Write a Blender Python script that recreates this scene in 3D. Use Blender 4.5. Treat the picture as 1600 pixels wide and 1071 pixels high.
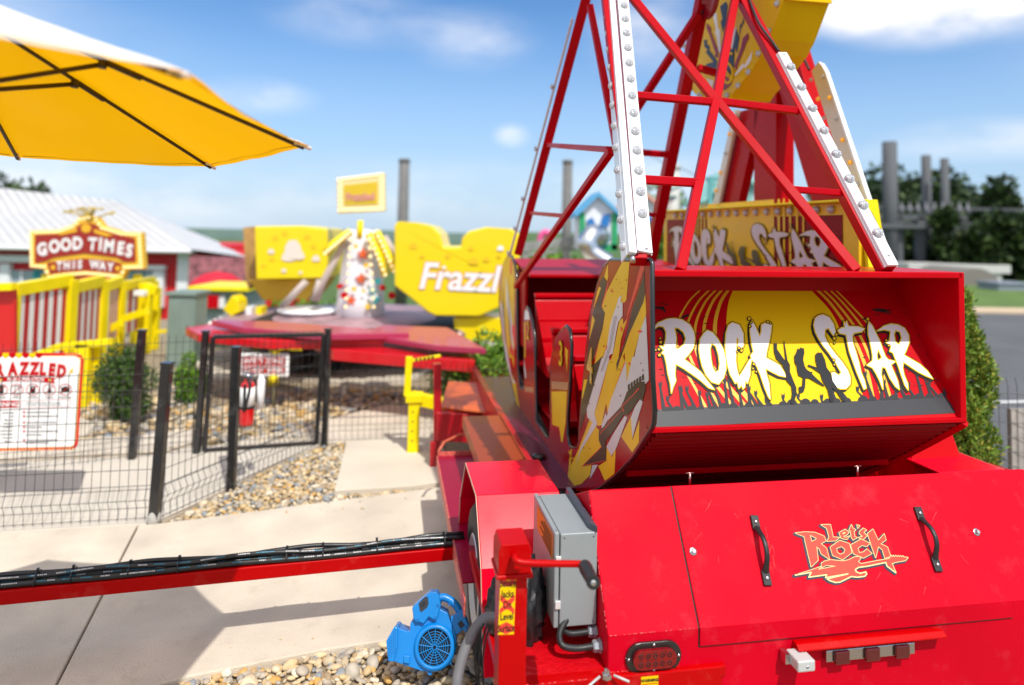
import bpy, bmesh, math, random
import numpy as np
from mathutils import Vector as V, Matrix, noise
from mathutils.geometry import tessellate_polygon
for o in list(bpy.data.objects): bpy.data.objects.remove(o)
S = bpy.context.scene
rnd = random.Random(7)
rad = math.radians
# ------------------------------------------------ camera
FP, PIT, ROL, PPY = 1067.0, rad(3.036), rad(1.041), 302.06
CR = V((math.cos(ROL), -math.sin(PIT)*math.sin(ROL), math.cos(PIT)*math.sin(ROL)))
CU = V((-math.sin(ROL), -math.sin(PIT)*math.cos(ROL), math.cos(PIT)*math.cos(ROL)))
CF = V((0, math.cos(PIT), math.sin(PIT)))
CAM = V((0, 0, 1.7))
cd = bpy.data.cameras.new('camera'); cam = bpy.data.objects.new('camera', cd); S.collection.objects.link(cam)
cam.matrix_world = Matrix(((CR.x, CU.x, -CF.x, 0), (CR.y, CU.y, -CF.y, 0), (CR.z, CU.z, -CF.z, 1.7), (0, 0, 0, 1)))
cd.lens = 24.0; cd.sensor_width = 36.0; cd.sensor_fit = 'HORIZONTAL'; cd.shift_y = -(535.5-PPY)/1600.0
cd.clip_start = .05; cd.clip_end = 2000
cd.dof.use_dof = True; cd.dof.focus_distance = 2.4; cd.dof.aperture_fstop = 1.15
S.camera = cam
# ------------------------------------------------ light
SUN = V((-.33, .64, -1)).normalized()          # direction the light travels
sl = bpy.data.lights.new('sun', 'SUN'); so = bpy.data.objects.new('sun', sl); S.collection.objects.link(so)
sl.energy = 3.5; sl.angle = rad(.55); sl.color = (1, .965, .9)
so.rotation_euler = SUN.to_track_quat('-Z', 'Y').to_euler()
W = bpy.data.worlds.new('World'); S.world = W; W.use_nodes = True
nt = W.node_tree; N = nt.nodes; L = nt.links; N.clear()
out = N.new('ShaderNodeOutputWorld'); bg = N.new('ShaderNodeBackground'); bg.inputs[1].default_value = .15
sky = N.new('ShaderNodeTexSky'); sky.sky_type = 'NISHITA'; sky.sun_disc = False
sky.sun_elevation = math.asin(-SUN.z); sky.sun_rotation = math.atan2(-SUN.x, -SUN.y)
sky.altitude = 1500; sky.air_density = 1.0; sky.dust_density = .05; sky.ozone_density = 3.0
tc = N.new('ShaderNodeTexCoord')
def nmath(op, a, b=None, c=None):
    m = N.new('ShaderNodeMath'); m.operation = op
    for i, v in enumerate((a, b, c)):
        if v is None: continue
        if isinstance(v, (int, float)): m.inputs[i].default_value = v
        else: L.new(v, m.inputs[i])
    return m.outputs[0]
def blob(px, py, r, k):
    d = (CF + (px-800)/FP*CR + (PPY-py)/FP*CU).normalized()
    sub = N.new('ShaderNodeVectorMath'); sub.operation = 'SUBTRACT'; L.new(tc.outputs['Generated'], sub.inputs[0]); sub.inputs[1].default_value = d
    mul = N.new('ShaderNodeVectorMath'); mul.operation = 'MULTIPLY'; L.new(sub.outputs[0], mul.inputs[0]); mul.inputs[1].default_value = (1, 1, k)
    ln = N.new('ShaderNodeVectorMath'); ln.operation = 'LENGTH'; L.new(mul.outputs[0], ln.inputs[0])
    mr = N.new('ShaderNodeMapRange'); mr.interpolation_type = 'SMOOTHSTEP'; L.new(ln.outputs['Value'], mr.inputs[0])
    mr.inputs[1].default_value = r; mr.inputs[2].default_value = r*.1; mr.inputs[3].default_value = 0; mr.inputs[4].default_value = 1
    return mr.outputs[0]
acc = None
for px, py, r, k, w in ((1500, 5, .19, 3.2, 1.5), (1330, 15, .12, 2.8, .8), (1570, 215, .16, 4.5, .5), (1400, 245, .1, 4, .2), (740, 62, .12, 2.2, .45), (560, 25, .16, 3.0, .33),
                        (400, 150, .10, 3.0, .5), (800, 212, .035, 1.5, .5), (1010, 45, .12, 1.5, .5), (200, 330, .3, 5, .35), (1050, 280, .25, 5, .45), (640, 300, .4, 6, .3), (-900, 200, .7, 2, 1.0), (2400, -100, .4, 2, 1.0), (900, -1300, .8, 1.2, .9)):
    b = nmath('MULTIPLY', blob(px, py, r, k), w)
    acc = b if acc is None else nmath('ADD', acc, b)
sy_ = N.new('ShaderNodeSeparateXYZ'); L.new(tc.outputs['Generated'], sy_.inputs[0])
fill_cloud = N.new('ShaderNodeMapRange'); fill_cloud.interpolation_type = 'SMOOTHSTEP'; L.new(sy_.outputs[1], fill_cloud.inputs[0])  # bright unseen cloud behind and overhead, added to fill the shadows
for i_, v_ in enumerate((.45, -.25, 0, 1.5)): fill_cloud.inputs[i_+1].default_value = v_
up_ = N.new('ShaderNodeMapRange'); up_.interpolation_type = 'SMOOTHSTEP'; L.new(sy_.outputs[2], up_.inputs[0])
for i_, v_ in enumerate((.12, .5, .15, 1)): up_.inputs[i_+1].default_value = v_
acc = nmath('ADD', acc, nmath('MULTIPLY', fill_cloud.outputs[0], up_.outputs[0]))
mp = N.new('ShaderNodeMapping'); mp.inputs['Scale'].default_value = (1, 1, 2.4); L.new(tc.outputs['Generated'], mp.inputs[0])
nz = N.new('ShaderNodeTexNoise'); nz.inputs['Scale'].default_value = 7.5; nz.inputs['Detail'].default_value = 7; nz.inputs['Roughness'].default_value = .56; L.new(mp.outputs[0], nz.inputs[0])
nr = N.new('ShaderNodeMapRange'); L.new(nz.outputs[0], nr.inputs[0]); nr.inputs[1].default_value = .36; nr.inputs[2].default_value = .66; nr.clamp = True
cf = nmath('MULTIPLY', acc, nmath('MULTIPLY_ADD', nr.outputs[0], .75, .25))
cl = N.new('ShaderNodeClamp'); L.new(cf, cl.inputs[0]); cl.inputs[2].default_value = .93
mx = N.new('ShaderNodeMix'); mx.data_type = 'RGBA'; L.new(cl.outputs[0], mx.inputs[0]); hsv = N.new('ShaderNodeHueSaturation'); hsv.inputs['Saturation'].default_value = 1.2; L.new(sky.outputs[0], hsv.inputs['Color']); sx_ = N.new('ShaderNodeSeparateXYZ'); L.new(tc.outputs['Generated'], sx_.inputs[0])
hz_ = N.new('ShaderNodeMapRange'); hz_.interpolation_type = 'SMOOTHSTEP'; L.new(sx_.outputs[2], hz_.inputs[0])
for i_, v_ in enumerate((.36, -.02, 0, .92)): hz_.inputs[i_+1].default_value = v_
mh = N.new('ShaderNodeMix'); mh.data_type = 'RGBA'; L.new(hz_.outputs[0], mh.inputs[0]); L.new(hsv.outputs[0], mh.inputs[6]); mh.inputs[7].default_value = (2.75, 3.75, 4.95, 1); L.new(mh.outputs[2], mx.inputs[6]); mx.inputs[7].default_value = (7.2, 7.0, 6.9, 1)
L.new(mx.outputs[2], bg.inputs[0]); L.new(bg.outputs[0], out.inputs[0])
S.view_settings.view_transform = 'Standard'; S.view_settings.look = 'None'; S.view_settings.exposure = .2; S.view_settings.gamma = 1
S.cycles.max_bounces = 6; S.cycles.transparent_max_bounces = 12
# ------------------------------------------------ measuring helpers (frame of the ride: s across, t along, z up)
AZ = rad(-9.826)
U = V((math.cos(AZ), -math.sin(AZ), 0)); Wd = V((math.sin(AZ), math.cos(AZ), 0)); Z = V((0, 0, 1))
def T(s, t, z): return U*s + Wd*t + Z*z
def ray(x, y): return CF + CR*((x-800)/FP) + CU*((PPY-y)/FP)
def onp(x, y, P, n):
    d = ray(x, y); return CAM + d*((P-CAM).dot(n)/d.dot(n))
def pt(x, y, t): return onp(x, y, Wd*t, Wd)
def ps(x, y, s): return onp(x, y, U*s, U)
def gz(x, y, z=0): return onp(x, y, V((0, 0, z)), Z)
def py_(x, y, Y): return onp(x, y, V((0, Y, 0)), V((0, 1, 0)))
# ------------------------------------------------ materials
MATS = {}
def mat(name, col, rough=.5, metal=0, coat=0, var=0, vscale=4, bump=0, bscale=60, island=None, ramp=None, spec=.5, trans=0, emit=None, emis=0, sub=0, dirt=0, dirtcol=(.35, .28, .2), coord='Object', cdet=4):
    if name in MATS: return MATS[name]
    m = bpy.data.materials.new(name); m.use_nodes = True; MATS[name] = m
    t = m.node_tree; n = t.nodes; l = t.links; b = n['Principled BSDF']
    b.inputs['Base Color'].default_value = (*col, 1); b.inputs['Roughness'].default_value = rough; b.inputs['Metallic'].default_value = metal
    b.inputs['Coat Weight'].default_value = coat; b.inputs['Coat Roughness'].default_value = .06; b.inputs['Specular IOR Level'].default_value = spec
    b.inputs['Transmission Weight'].default_value = trans
    if emit: b.inputs['Emission Color'].default_value = (*emit, 1); b.inputs['Emission Strength'].default_value = emis
    tcn = n.new('ShaderNodeTexCoord'); src = None
    if ramp:
        g = n.new('ShaderNodeNewGeometry'); cr = n.new('ShaderNodeValToRGB'); cr.color_ramp.interpolation = 'CONSTANT'
        e = cr.color_ramp.elements
        while len(e) < len(ramp): e.new(.5)
        for i, c in enumerate(ramp): e[i].position = i/len(ramp); e[i].color = (*c, 1)
        l.new(g.outputs['Random Per Island'], cr.inputs[0]); src = cr.outputs[0]
    def mixn(kind, fac, a, bcol):
        x = n.new('ShaderNodeMix'); x.data_type = 'RGBA'; x.blend_type = kind
        if isinstance(fac, float): x.inputs[0].default_value = fac
        else: l.new(fac, x.inputs[0])
        if a is None: x.inputs[6].default_value = (*col, 1)
        else: l.new(a, x.inputs[6])
        if isinstance(bcol, tuple): x.inputs[7].default_value = (*bcol, 1)
        else: l.new(bcol, x.inputs[7])
        return x.outputs[2]
    if var:
        z = n.new('ShaderNodeTexNoise'); z.inputs['Scale'].default_value = vscale; z.inputs['Detail'].default_value = cdet; l.new(tcn.outputs[coord], z.inputs[0])
        r = n.new('ShaderNodeMapRange'); l.new(z.outputs[0], r.inputs[0]); r.inputs[1].default_value = .3; r.inputs[2].default_value = .7
        r.inputs[3].default_value = 1-var; r.inputs[4].default_value = 1+var
        hs = n.new('ShaderNodeHueSaturation'); l.new(r.outputs[0], hs.inputs['Value'])
        if src is None: hs.inputs['Color'].default_value = (*col, 1)
        else: l.new(src, hs.inputs['Color'])
        src = hs.outputs[0]
        rr = n.new('ShaderNodeMapRange'); l.new(z.outputs[0], rr.inputs[0]); rr.inputs[1].default_value = .3; rr.inputs[2].default_value = .7
        rr.inputs[3].default_value = max(.02, rough*.8); rr.inputs[4].default_value = min(1, rough*1.25); l.new(rr.outputs[0], b.inputs['Roughness'])
    if dirt:
        z = n.new('ShaderNodeTexNoise'); z.inputs['Scale'].default_value = 9; z.inputs['Detail'].default_value = 10; z.inputs['Roughness'].default_value = .7; l.new(tcn.outputs['Object'], z.inputs[0])
        r = n.new('ShaderNodeMapRange'); l.new(z.outputs[0], r.inputs[0]); r.inputs[1].default_value = .55; r.inputs[2].default_value = .8; r.inputs[3].default_value = 0; r.inputs[4].default_value = dirt
        src = mixn('MIX', r.outputs[0], src, dirtcol)
    if src is not None: l.new(src, b.inputs['Base Color'])
    if bump:
        z = n.new('ShaderNodeTexNoise'); z.inputs['Scale'].default_value = bscale; z.inputs['Detail'].default_value = 5; l.new(tcn.outputs[coord], z.inputs[0])
        bm = n.new('ShaderNodeBump'); bm.inputs['Strength'].default_value = bump; bm.inputs['Distance'].default_value = .01; l.new(z.outputs[0], bm.inputs['Height']); l.new(bm.outputs[0], b.inputs['Normal'])
    return m
RED = mat('red_paint', (.47, .0, .001), .36, coat=.04, spec=.13, var=.07, vscale=2.2, bump=.05, bscale=160, dirt=.2, dirtcol=(.8, .2, .16))
REDG = mat('red_powder_coat', (.58, .0, .014), .5, coat=0, spec=.09, var=.08, vscale=3, bump=.1, bscale=260, dirt=.12, dirtcol=(.85, .2, .22))
REDF = mat('red_paint_lattice', (.47, .0, .006), .34, coat=.02, spec=.1, var=.06, vscale=3)
REDM = mat('maroon_print', (.3, .002, .005), .35, coat=.1, spec=.3)
REDP = mat('red_print', (.52, .0, .006), .5, spec=.15)
YEL = mat('yellow_paint', (.9, .72, .003), .38, coat=.08, spec=.2, var=.07)
YELP = mat('yellow_print', (.86, .56, .003), .5, spec=.15)
YELD = mat('golden_print', (.85, .52, .01), .38, coat=.12, spec=.3, var=.08, vscale=6)
WHT = mat('white_paint', (.85, .85, .87), .35, coat=.3)
WHP = mat('white_print', (.86, .85, .84), .5, spec=.2)
GRYP = mat('grey_print', (.042, .044, .05), .45, coat=.08, spec=.3)
DRKP = mat('charcoal_print', (.025, .022, .02), .5, spec=.15)
BRNP = mat('dark_olive_print', (.05, .04, .022), .36, coat=.12, spec=.3)
NAVY = mat('navy_print', (.02, .024, .05), .4)
ORGP = mat('orange_red_print', (.85, .055, .03), .35)
CREAM = mat('cream_print', (.9, .72, .3), .4)
BLK = mat('black_paint', (.012, .012, .013), .38, coat=.25, var=.15, vscale=12)
BLKR = mat('black_rubber', (.016, .016, .017), .5, var=.2, vscale=20, bump=.1, bscale=90)
BLKS = mat('black_edge', (.01, .01, .012), .25, coat=.3)
STEEL = mat('steel', (.6, .6, .62), .28, metal=1)
ALU = mat('aluminium_duct', (.7, .71, .73), .3, metal=1, bump=.1, bscale=30)
GREYB = mat('grey_enamel', (.27, .3, .31), .42, coat=.15, var=.04, vscale=5, bump=.03, bscale=300)
LITEG = mat('pale_grey_plastic', (.5, .51, .5), .45)
HOSEG = mat('grey_conduit', (.16, .16, .17), .5)
GREENC = mat('green_grey_enamel', (.2, .27, .23), .5, var=.08)
# ------------------------------------------------ objects
COL = S.collection
def tag(o, label=None, cat=None, group=None, kind=None):
    if label: o['label'] = label
    if cat: o['category'] = cat
    if group: o['group'] = group
    if kind: o['kind'] = kind
    return o
def thing(name, loc, label, cat, group=None):
    o = bpy.data.objects.new(name, None); o.empty_display_size = .2; COL.objects.link(o); o.location = loc
    return tag(o, label, cat, group)
def link(name, me, parent=None, m=None):
    o = bpy.data.objects.new(name, me); COL.objects.link(o)
    if m is not None: me.materials.append(m)
    if parent is not None:
        o.parent = parent
        if parent.type == 'EMPTY': o.matrix_parent_inverse = Matrix.Translation(-parent.location)
    return o
class MB:
    def __init__(s): s.v = []; s.f = []; s.sm = []; s.mi = []; s.cur = 0
    def add(s, vs, fs, smooth=False):
        b = len(s.v); s.v += [tuple(x) for x in vs]; s.f += [tuple(i+b for i in f) for f in fs]; s.sm += [smooth]*len(fs); s.mi += [s.cur]*len(fs); return s
    def quad(s, a, b, c, d): return s.add([a, b, c, d], [(0, 1, 2, 3)])
    def box(s, o, x, y, z):
        """box from corner o with edge vectors x,y,z"""
        v = [o, o+x, o+x+y, o+y, o+z, o+x+z, o+x+y+z, o+y+z]
        f = [(3, 2, 1, 0), (4, 5, 6, 7), (0, 1, 5, 4), (1, 2, 6, 5), (2, 3, 7, 6), (3, 0, 4, 7)]
        if x.cross(y).dot(z) < 0: f = [t[::-1] for t in f]
        return s.add(v, f)
    def tbox(s, s0, s1, t0, t1, z0, z1): return s.box(T(s0, t0, z0), U*(s1-s0), Wd*(t1-t0), Z*(z1-z0))
    def wbox(s, x0, x1, y0, y1, z0, z1): return s.box(V((x0, y0, z0)), V((x1-x0, 0, 0)), V((0, y1-y0, 0)), V((0, 0, z1-z0)))
    def beam(s, a, b, w, h, up=Z):
        d = (b-a); dn = d.normalized(); x = dn.cross(up)
        if x.length < 1e-4: x = dn.cross(V((0, 1, 0)))
        x.normalize(); y = x.cross(dn)
        return s.box(a-x*w/2-y*h/2, x*w, y*h, d)
    def tube(s, pts, r, n=10, cap=True, smooth=True):
        pts = [V(p) for p in pts]; m = len(pts); rs = r if isinstance(r, (list, tuple)) else [r]*m
        vs = []; pd = None; x = None
        for i, p in enumerate(pts):
            d = (pts[min(i+1, m-1)]-pts[max(i-1, 0)])
            d = d.normalized() if d.length > 1e-9 else V((0, 0, 1))
            if x is None:
                x = d.cross(Z if abs(d.z) < .9 else V((1, 0, 0))).normalized()
            else:
                x = (x-d*x.dot(d)).normalized()
            y = d.cross(x)
            for k in range(n):
                a = 2*math.pi*k/n; vs.append(p+(x*math.cos(a)+y*math.sin(a))*rs[i])
        fs = [(i*n+k, i*n+(k+1) % n, (i+1)*n+(k+1) % n, (i+1)*n+k) for i in range(m-1) for k in range(n)]
        s.add(vs, fs, smooth)
        if cap:
            s.add(vs[:n], [tuple(range(n))[::-1]]); s.add(vs[-n:], [tuple(range(n))])
        return s
    def lathe(s, P, ax, prof, n=24, smooth=True):
        """prof: (radius, height along ax)"""
        ax = ax.normalized(); x = ax.cross(Z if abs(ax.z) < .9 else V((1, 0, 0))).normalized(); y = ax.cross(x); vs = []
        for r, h in prof:
            for k in range(n):
                a = 2*math.pi*k/n; vs.append(P+ax*h+(x*math.cos(a)+y*math.sin(a))*r)
        fs = [(i*n+k, i*n+(k+1) % n, (i+1)*n+(k+1) % n, (i+1)*n+k) for i in range(len(prof)-1) for k in range(n)]
        s.add(vs, fs, smooth)
        s.add(vs[:n], [tuple(range(n))[::-1]]); s.add(vs[-n:], [tuple(range(n))]); return s
    def sheet(s, loops):
        """flat polygon with holes; loops of 3-D points"""
        tri = tessellate_polygon([[V(p) for p in l] for l in loops]); flat = [p for l in loops for p in l]
        return s.add(flat, tri)
    def prism(s, loops, d):
        """polygon with holes extruded by vector d"""
        tri = tessellate_polygon([[V(p) for p in l] for l in loops]); flat = [V(p) for l in loops for p in l]; n = len(flat)
        s.add(flat+[p+d for p in flat], [tuple(t) for t in tri]+[(c+n, b+n, a+n) for a, b, c in tri])
        for l in loops:
            m = len(l)
            for i in range(m):
                a, b = V(l[i]), V(l[(i+1) % m]); s.add([a, b, b+d, a+d], [(0, 1, 2, 3)])
        return s
    def islands(s, name, m, parent=None, bevel=0, seg=2):
        # one object for every separate piece
        n = len(s.v); key = {}; root = list(range(n))
        def find(i):
            while root[i] != i: root[i] = root[root[i]]; i = root[i]
            return i
        for i, v in enumerate(s.v):
            k = tuple(round(c, 5) for c in v)
            if k in key: root[find(i)] = find(key[k])
            else: key[k] = i
        for f in s.f:
            for j in f[1:]: root[find(j)] = find(f[0])
        gr = {}
        for fi, f in enumerate(s.f): gr.setdefault(find(f[0]), []).append(fi)
        o = None
        for fl in gr.values():
            b = MB(); mp_ = {}
            for fi in fl:
                nf = []
                for i in s.f[fi]:
                    if i not in mp_: mp_[i] = len(b.v); b.v.append(s.v[i])
                    nf.append(mp_[i])
                b.f.append(tuple(nf)); b.sm.append(s.sm[fi]); b.mi.append(0)
            o = b.build(name, m, parent, bevel, seg)
        return o
    def build(s, name, m, parent=None, bevel=0, seg=2, weld=True):
        me = bpy.data.meshes.new(name); me.from_pydata(s.v, [], s.f)
        ms = m if isinstance(m, (list, tuple)) else [m]
        me.polygons.foreach_set('use_smooth', s.sm)
        o = link(name, me, parent)
        for x in ms: me.materials.append(x)
        me.polygons.foreach_set('material_index', s.mi)
        bm = bmesh.new(); bm.from_mesh(me)
        if weld: bmesh.ops.remove_doubles(bm, verts=bm.verts, dist=1e-5)
        bmesh.ops.recalc_face_normals(bm, faces=bm.faces); bm.to_mesh(me); bm.free()
        if bevel:
            b = o.modifiers.new('bevel', 'BEVEL'); b.width = bevel; b.segments = seg; b.limit_method = 'ANGLE'; b.angle_limit = rad(35); b.harden_normals = False
        return o
def offset(poly, d):
    """mitred offset of a 2-D polygon; d>0 grows it"""
    n = len(poly); ar = sum(poly[i][0]*poly[(i+1) % n][1]-poly[(i+1) % n][0]*poly[i][1] for i in range(n))
    sg = 1 if ar > 0 else -1; outp = []
    for i in range(n):
        a, b, c = poly[i-1], poly[i], poly[(i+1) % n]
        e1 = V((b[0]-a[0], b[1]-a[1])); e2 = V((c[0]-b[0], c[1]-b[1]))
        if e1.length < 1e-6 or e2.length < 1e-6: outp.append(b); continue
        n1 = V((e1.y, -e1.x)).normalized()*sg; n2 = V((e2.y, -e2.x)).normalized()*sg
        m = n1+n2
        m = m.normalized()*min(1.6, 1/max(.25, math.sqrt(max(0, (1+n1.dot(n2))/2)))) if m.length > 1e-3 else n1
        outp.append((b[0]+m.x*d, b[1]+m.y*d))
    return outp
def ribbon(pts, w0, w1=None):
    """stroke of a 2-D polyline as polygon"""
    w1 = w0 if w1 is None else w1; n = len(pts); l = []; r = []
    for i, p in enumerate(pts):
        a = V(pts[max(0, i-1)]); b = V(pts[min(n-1, i+1)]); d = (b-a).normalized(); k = (w0+(w1-w0)*i/(n-1))/2
        l.append((p[0]-d.y*k, p[1]+d.x*k)); r.append((p[0]+d.y*k, p[1]-d.x*k))
    return l+r[::-1]
def smooth2(pts, n=6):
    """Catmull-Rom through points (any dimension)"""
    P = [V(p) for p in pts]; P = [P[0]*2-P[1]]+P+[P[-1]*2-P[-2]]; o = []
    for i in range(1, len(P)-2):
        for k in range(n):
            t = k/n; o.append(.5*((2*P[i])+(P[i+1]-P[i-1])*t+(2*P[i-1]-5*P[i]+4*P[i+1]-P[i+2])*t*t+(3*P[i]-P[i-1]-3*P[i+1]+P[i+2])*t**3))
    o.append(P[-2]); return o
def outline(b, loops, w, fn, nv, z):
    # a band of half-width w round each loop plus its filling, every piece a hair above the last
    k = 0
    try: b.sheet([[fn(x, y)+nv*z for x, y in l] for l in loops])
    except Exception: pass
    for l in loops:
        n = len(l)
        for i in range(n):
            a, c = V(l[i]), V(l[(i+1) % n]); d = c-a
            if d.length < 1e-6: continue
            d.normalize(); q = V((-d.y, d.x))*w; k += 1
            zz = nv*(z+k*6e-6)
            b.add([fn(*(a-q))+zz, fn(*(a+q))+zz, fn(*(c+q))+zz, fn(*(c-q))+zz], [(0, 1, 2, 3)]); k += 1; zz = nv*(z+k*6e-6)
            b.add([fn(a.x+w*math.cos(t), a.y+w*math.sin(t))+zz for t in (.3, 1.08, 1.87, 2.65, 3.44, 4.23, 5.01, 5.8)], [tuple(range(8))])
    return b
def decal(name, polys, fn, off, m, parent):
    """polys: list of polygons or [outer, hole...] lists in drawing coordinates; fn maps (x,y) to 3-D; off: vector standing it proud"""
    b = MB()
    for p in polys:
        loops = p if isinstance(p[0][0], (tuple, list)) else [p]
        try: b.sheet([[fn(x, y)+off for x, y in l] for l in loops])
        except Exception: pass
    return b.build(name, m, parent, weld=False)
def text(name, body, P, X, Y, size, m, parent, bold=0, align='CENTER', extrude=0, sx=1.0, off=.002, shear=0, spacing=1.0):
    cu = bpy.data.curves.new(name, 'FONT'); cu.body = body; cu.size = size; cu.align_x = align; cu.align_y = 'CENTER'; cu.offset = bold; cu.extrude = extrude; cu.shear = shear; cu.resolution_u = 3; cu.space_character = spacing
    X = X.normalized(); Nn = X.cross(Y).normalized(); Yv = Nn.cross(X)
    tmp = bpy.data.objects.new('tmp', cu); COL.objects.link(tmp); dg = bpy.context.evaluated_depsgraph_get()
    me = bpy.data.meshes.new_from_object(tmp.evaluated_get(dg)); bpy.data.objects.remove(tmp)
    me.materials.clear()
    M = Matrix(((X.x*sx, Yv.x, Nn.x, P.x+Nn.x*off), (X.y*sx, Yv.y, Nn.y, P.y+Nn.y*off), (X.z*sx, Yv.z, Nn.z, P.z+Nn.z*off), (0, 0, 0, 1)))
    me.transform(M); return link(name, me, parent, m)
def lens_bulbs(name, Ps, Nn, r, m, parent, base=None):
    """small domed cabochon lamps, one object each, sharing a mesh"""
    b = MB(); b.lathe(V((0, 0, 0)), Z, [(r, 0), (r*1.02, r*.35), (r*.93, r*.6), (r*.9, r*.62), (r*.72, r*.8), (r*.68, r*.76), (r*.3, r*.98), (.0005, r*1.0)], 14, False)
    me = bpy.data.meshes.new(name); me.from_pydata(b.v, [], b.f); me.materials.append(m)
    q = Nn.to_track_quat('Z', 'Y').to_matrix().to_4x4()
    for P in Ps:
        o = link(name, me, parent); o.matrix_basis = Matrix.Translation(P) @ q
    return me
BULB = mat('clear_bulb_lens', (.6, .6, .64), .1, coat=1, spec=.8, bump=.9, bscale=180, var=.5, vscale=160)
AMBER = mat('amber_bulb_lens', (.95, .45, .02), .12, coat=1, emit=(1, .45, .02), emis=.25, bump=.4, bscale=200)
# ================================================ THE RIDE TRAILER AND TOWER
TR = thing('pendulum_ride_trailer', T(1.45, 3.0, 0), 'glossy red ride trailer with hatch, tower and sign board under the hanging bench car', 'ride trailer')
SB0, SB1, T0, ZB, ZT, TT = .642, 2.275, 1.95, .535, .868, 2.163
b = MB()
prof = [(T0, .16), (T0, ZB), (TT, ZT), (2.46, .735), (2.46, .16)]
b.prism([[T(SB0, t, z) for t, z in prof]], U*(SB1-SB0)); rear = b.build('rear_housing', REDG, TR, .006, 3)
dl = (T(0, TT, ZT)-T(0, T0, ZB)).normalized(); nl = dl.cross(U).normalized()
if nl.dot(Wd) > 0: nl = -nl
# black strip standing in for the seam's shadow, then the hatch lid
b = MB(); L0, L1 = .922, 1.992
b.box(T(L0-.003, T0, ZB)+nl*.0004-dl*0.0, U*(L1-L0+.006), dl*(TT-T0)/dl.dot(Wd)*.995, nl*.0012); b.box(T(L0-.003, T0-.0016, .482), U*(L1-L0+.006), Wd*.0012, Z*(ZB-.482)); b.build('seam_shadow', BLK, TR)
Ls = (TT-T0)/dl.dot(Wd)
b = MB(); th = .007
pr = [(T0, .486), (T0-th, .486), None, None, None]
a0 = T(L0, T0, .486); 
p = [T(L0, T0-.002, .486), T(L0, T0-.0065, .486), T(L0, T0, ZB)+nl*th, T(L0, TT, ZT)+nl*th-dl*.001, T(L0, TT, ZT)+nl*.0018-dl*.001, T(L0, T0-.002, ZB)+nl*.0018]
b.prism([p], U*(L1-L0)); lid = b.build('hatch_lid', REDG, TR, .003, 2)
Plid = T(L0, T0, ZB)+nl*(th+.0005)
def onlid(x, y): return onp(x, y, Plid, nl)
# handles
def handle(pa, pb):
    A, B = onlid(*pa), onlid(*pb); d = (B-A).normalized(); sd = nl.cross(d).normalized(); ln = (B-A).length
    h = MB(); w = .026
    h.box(A-sd*w/2, sd*w, d*.042, nl*.009); h.box(B-sd*w/2-d*.042, sd*w, d*.042, nl*.009)
    path = smooth2([A+d*.036+nl*.006, A+d*.052+nl*.02, A+d*.072+nl*.036, (A+B)/2+nl*.042, B-d*.072+nl*.036, B-d*.052+nl*.02, B-d*.036+nl*.006], 5)
    vs = []
    for i, P in enumerate(path):
        tn = (path[min(i+1, len(path)-1)]-path[max(0, i-1)]).normalized(); up = sd.cross(tn)
        hw = .0125-.004*math.sin(math.pi*i/(len(path)-1)); ht = .006
        for k in range(8):
            a = 2*math.pi*(k+.5)/8; vs.append(P+sd*hw*math.cos(a)+up*ht*math.sin(a))
    m = len(path); h.add(vs, [(i*8+k, i*8+(k+1) % 8, (i+1)*8+(k+1) % 8, (i+1)*8+k) for i in range(m-1) for k in range(8)], True)
    o = h.build('handle', mat('black_plastic', (.018, .018, .02), .42, bump=.1, bscale=300), lid, .002, 2)
    sc = MB()
    for P in (A+d*.02, B-d*.02): sc.lathe(P+nl*.009, nl, [(.0058, 0), (.0056, .003), (.003, .0045), (.0006, .0046)], 14)
    sc.islands('screw', STEEL, lid); return o
handle((1177, 806), (1199, 916)); handle((1432, 793), (1466, 894))
b = MB()
for q in ((1083, 862), (1526, 832)):
    P = onlid(*q); b.lathe(P, nl, [(.012, 0), (.012, .0015), (.0085, .002)], 18); b.lathe(P+nl*.002, nl, [(.0078, 0), (.0078, .006), (.006, .008), (.0005, .008)], 6, False)
b.islands('bolt', STEEL, lid)
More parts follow.
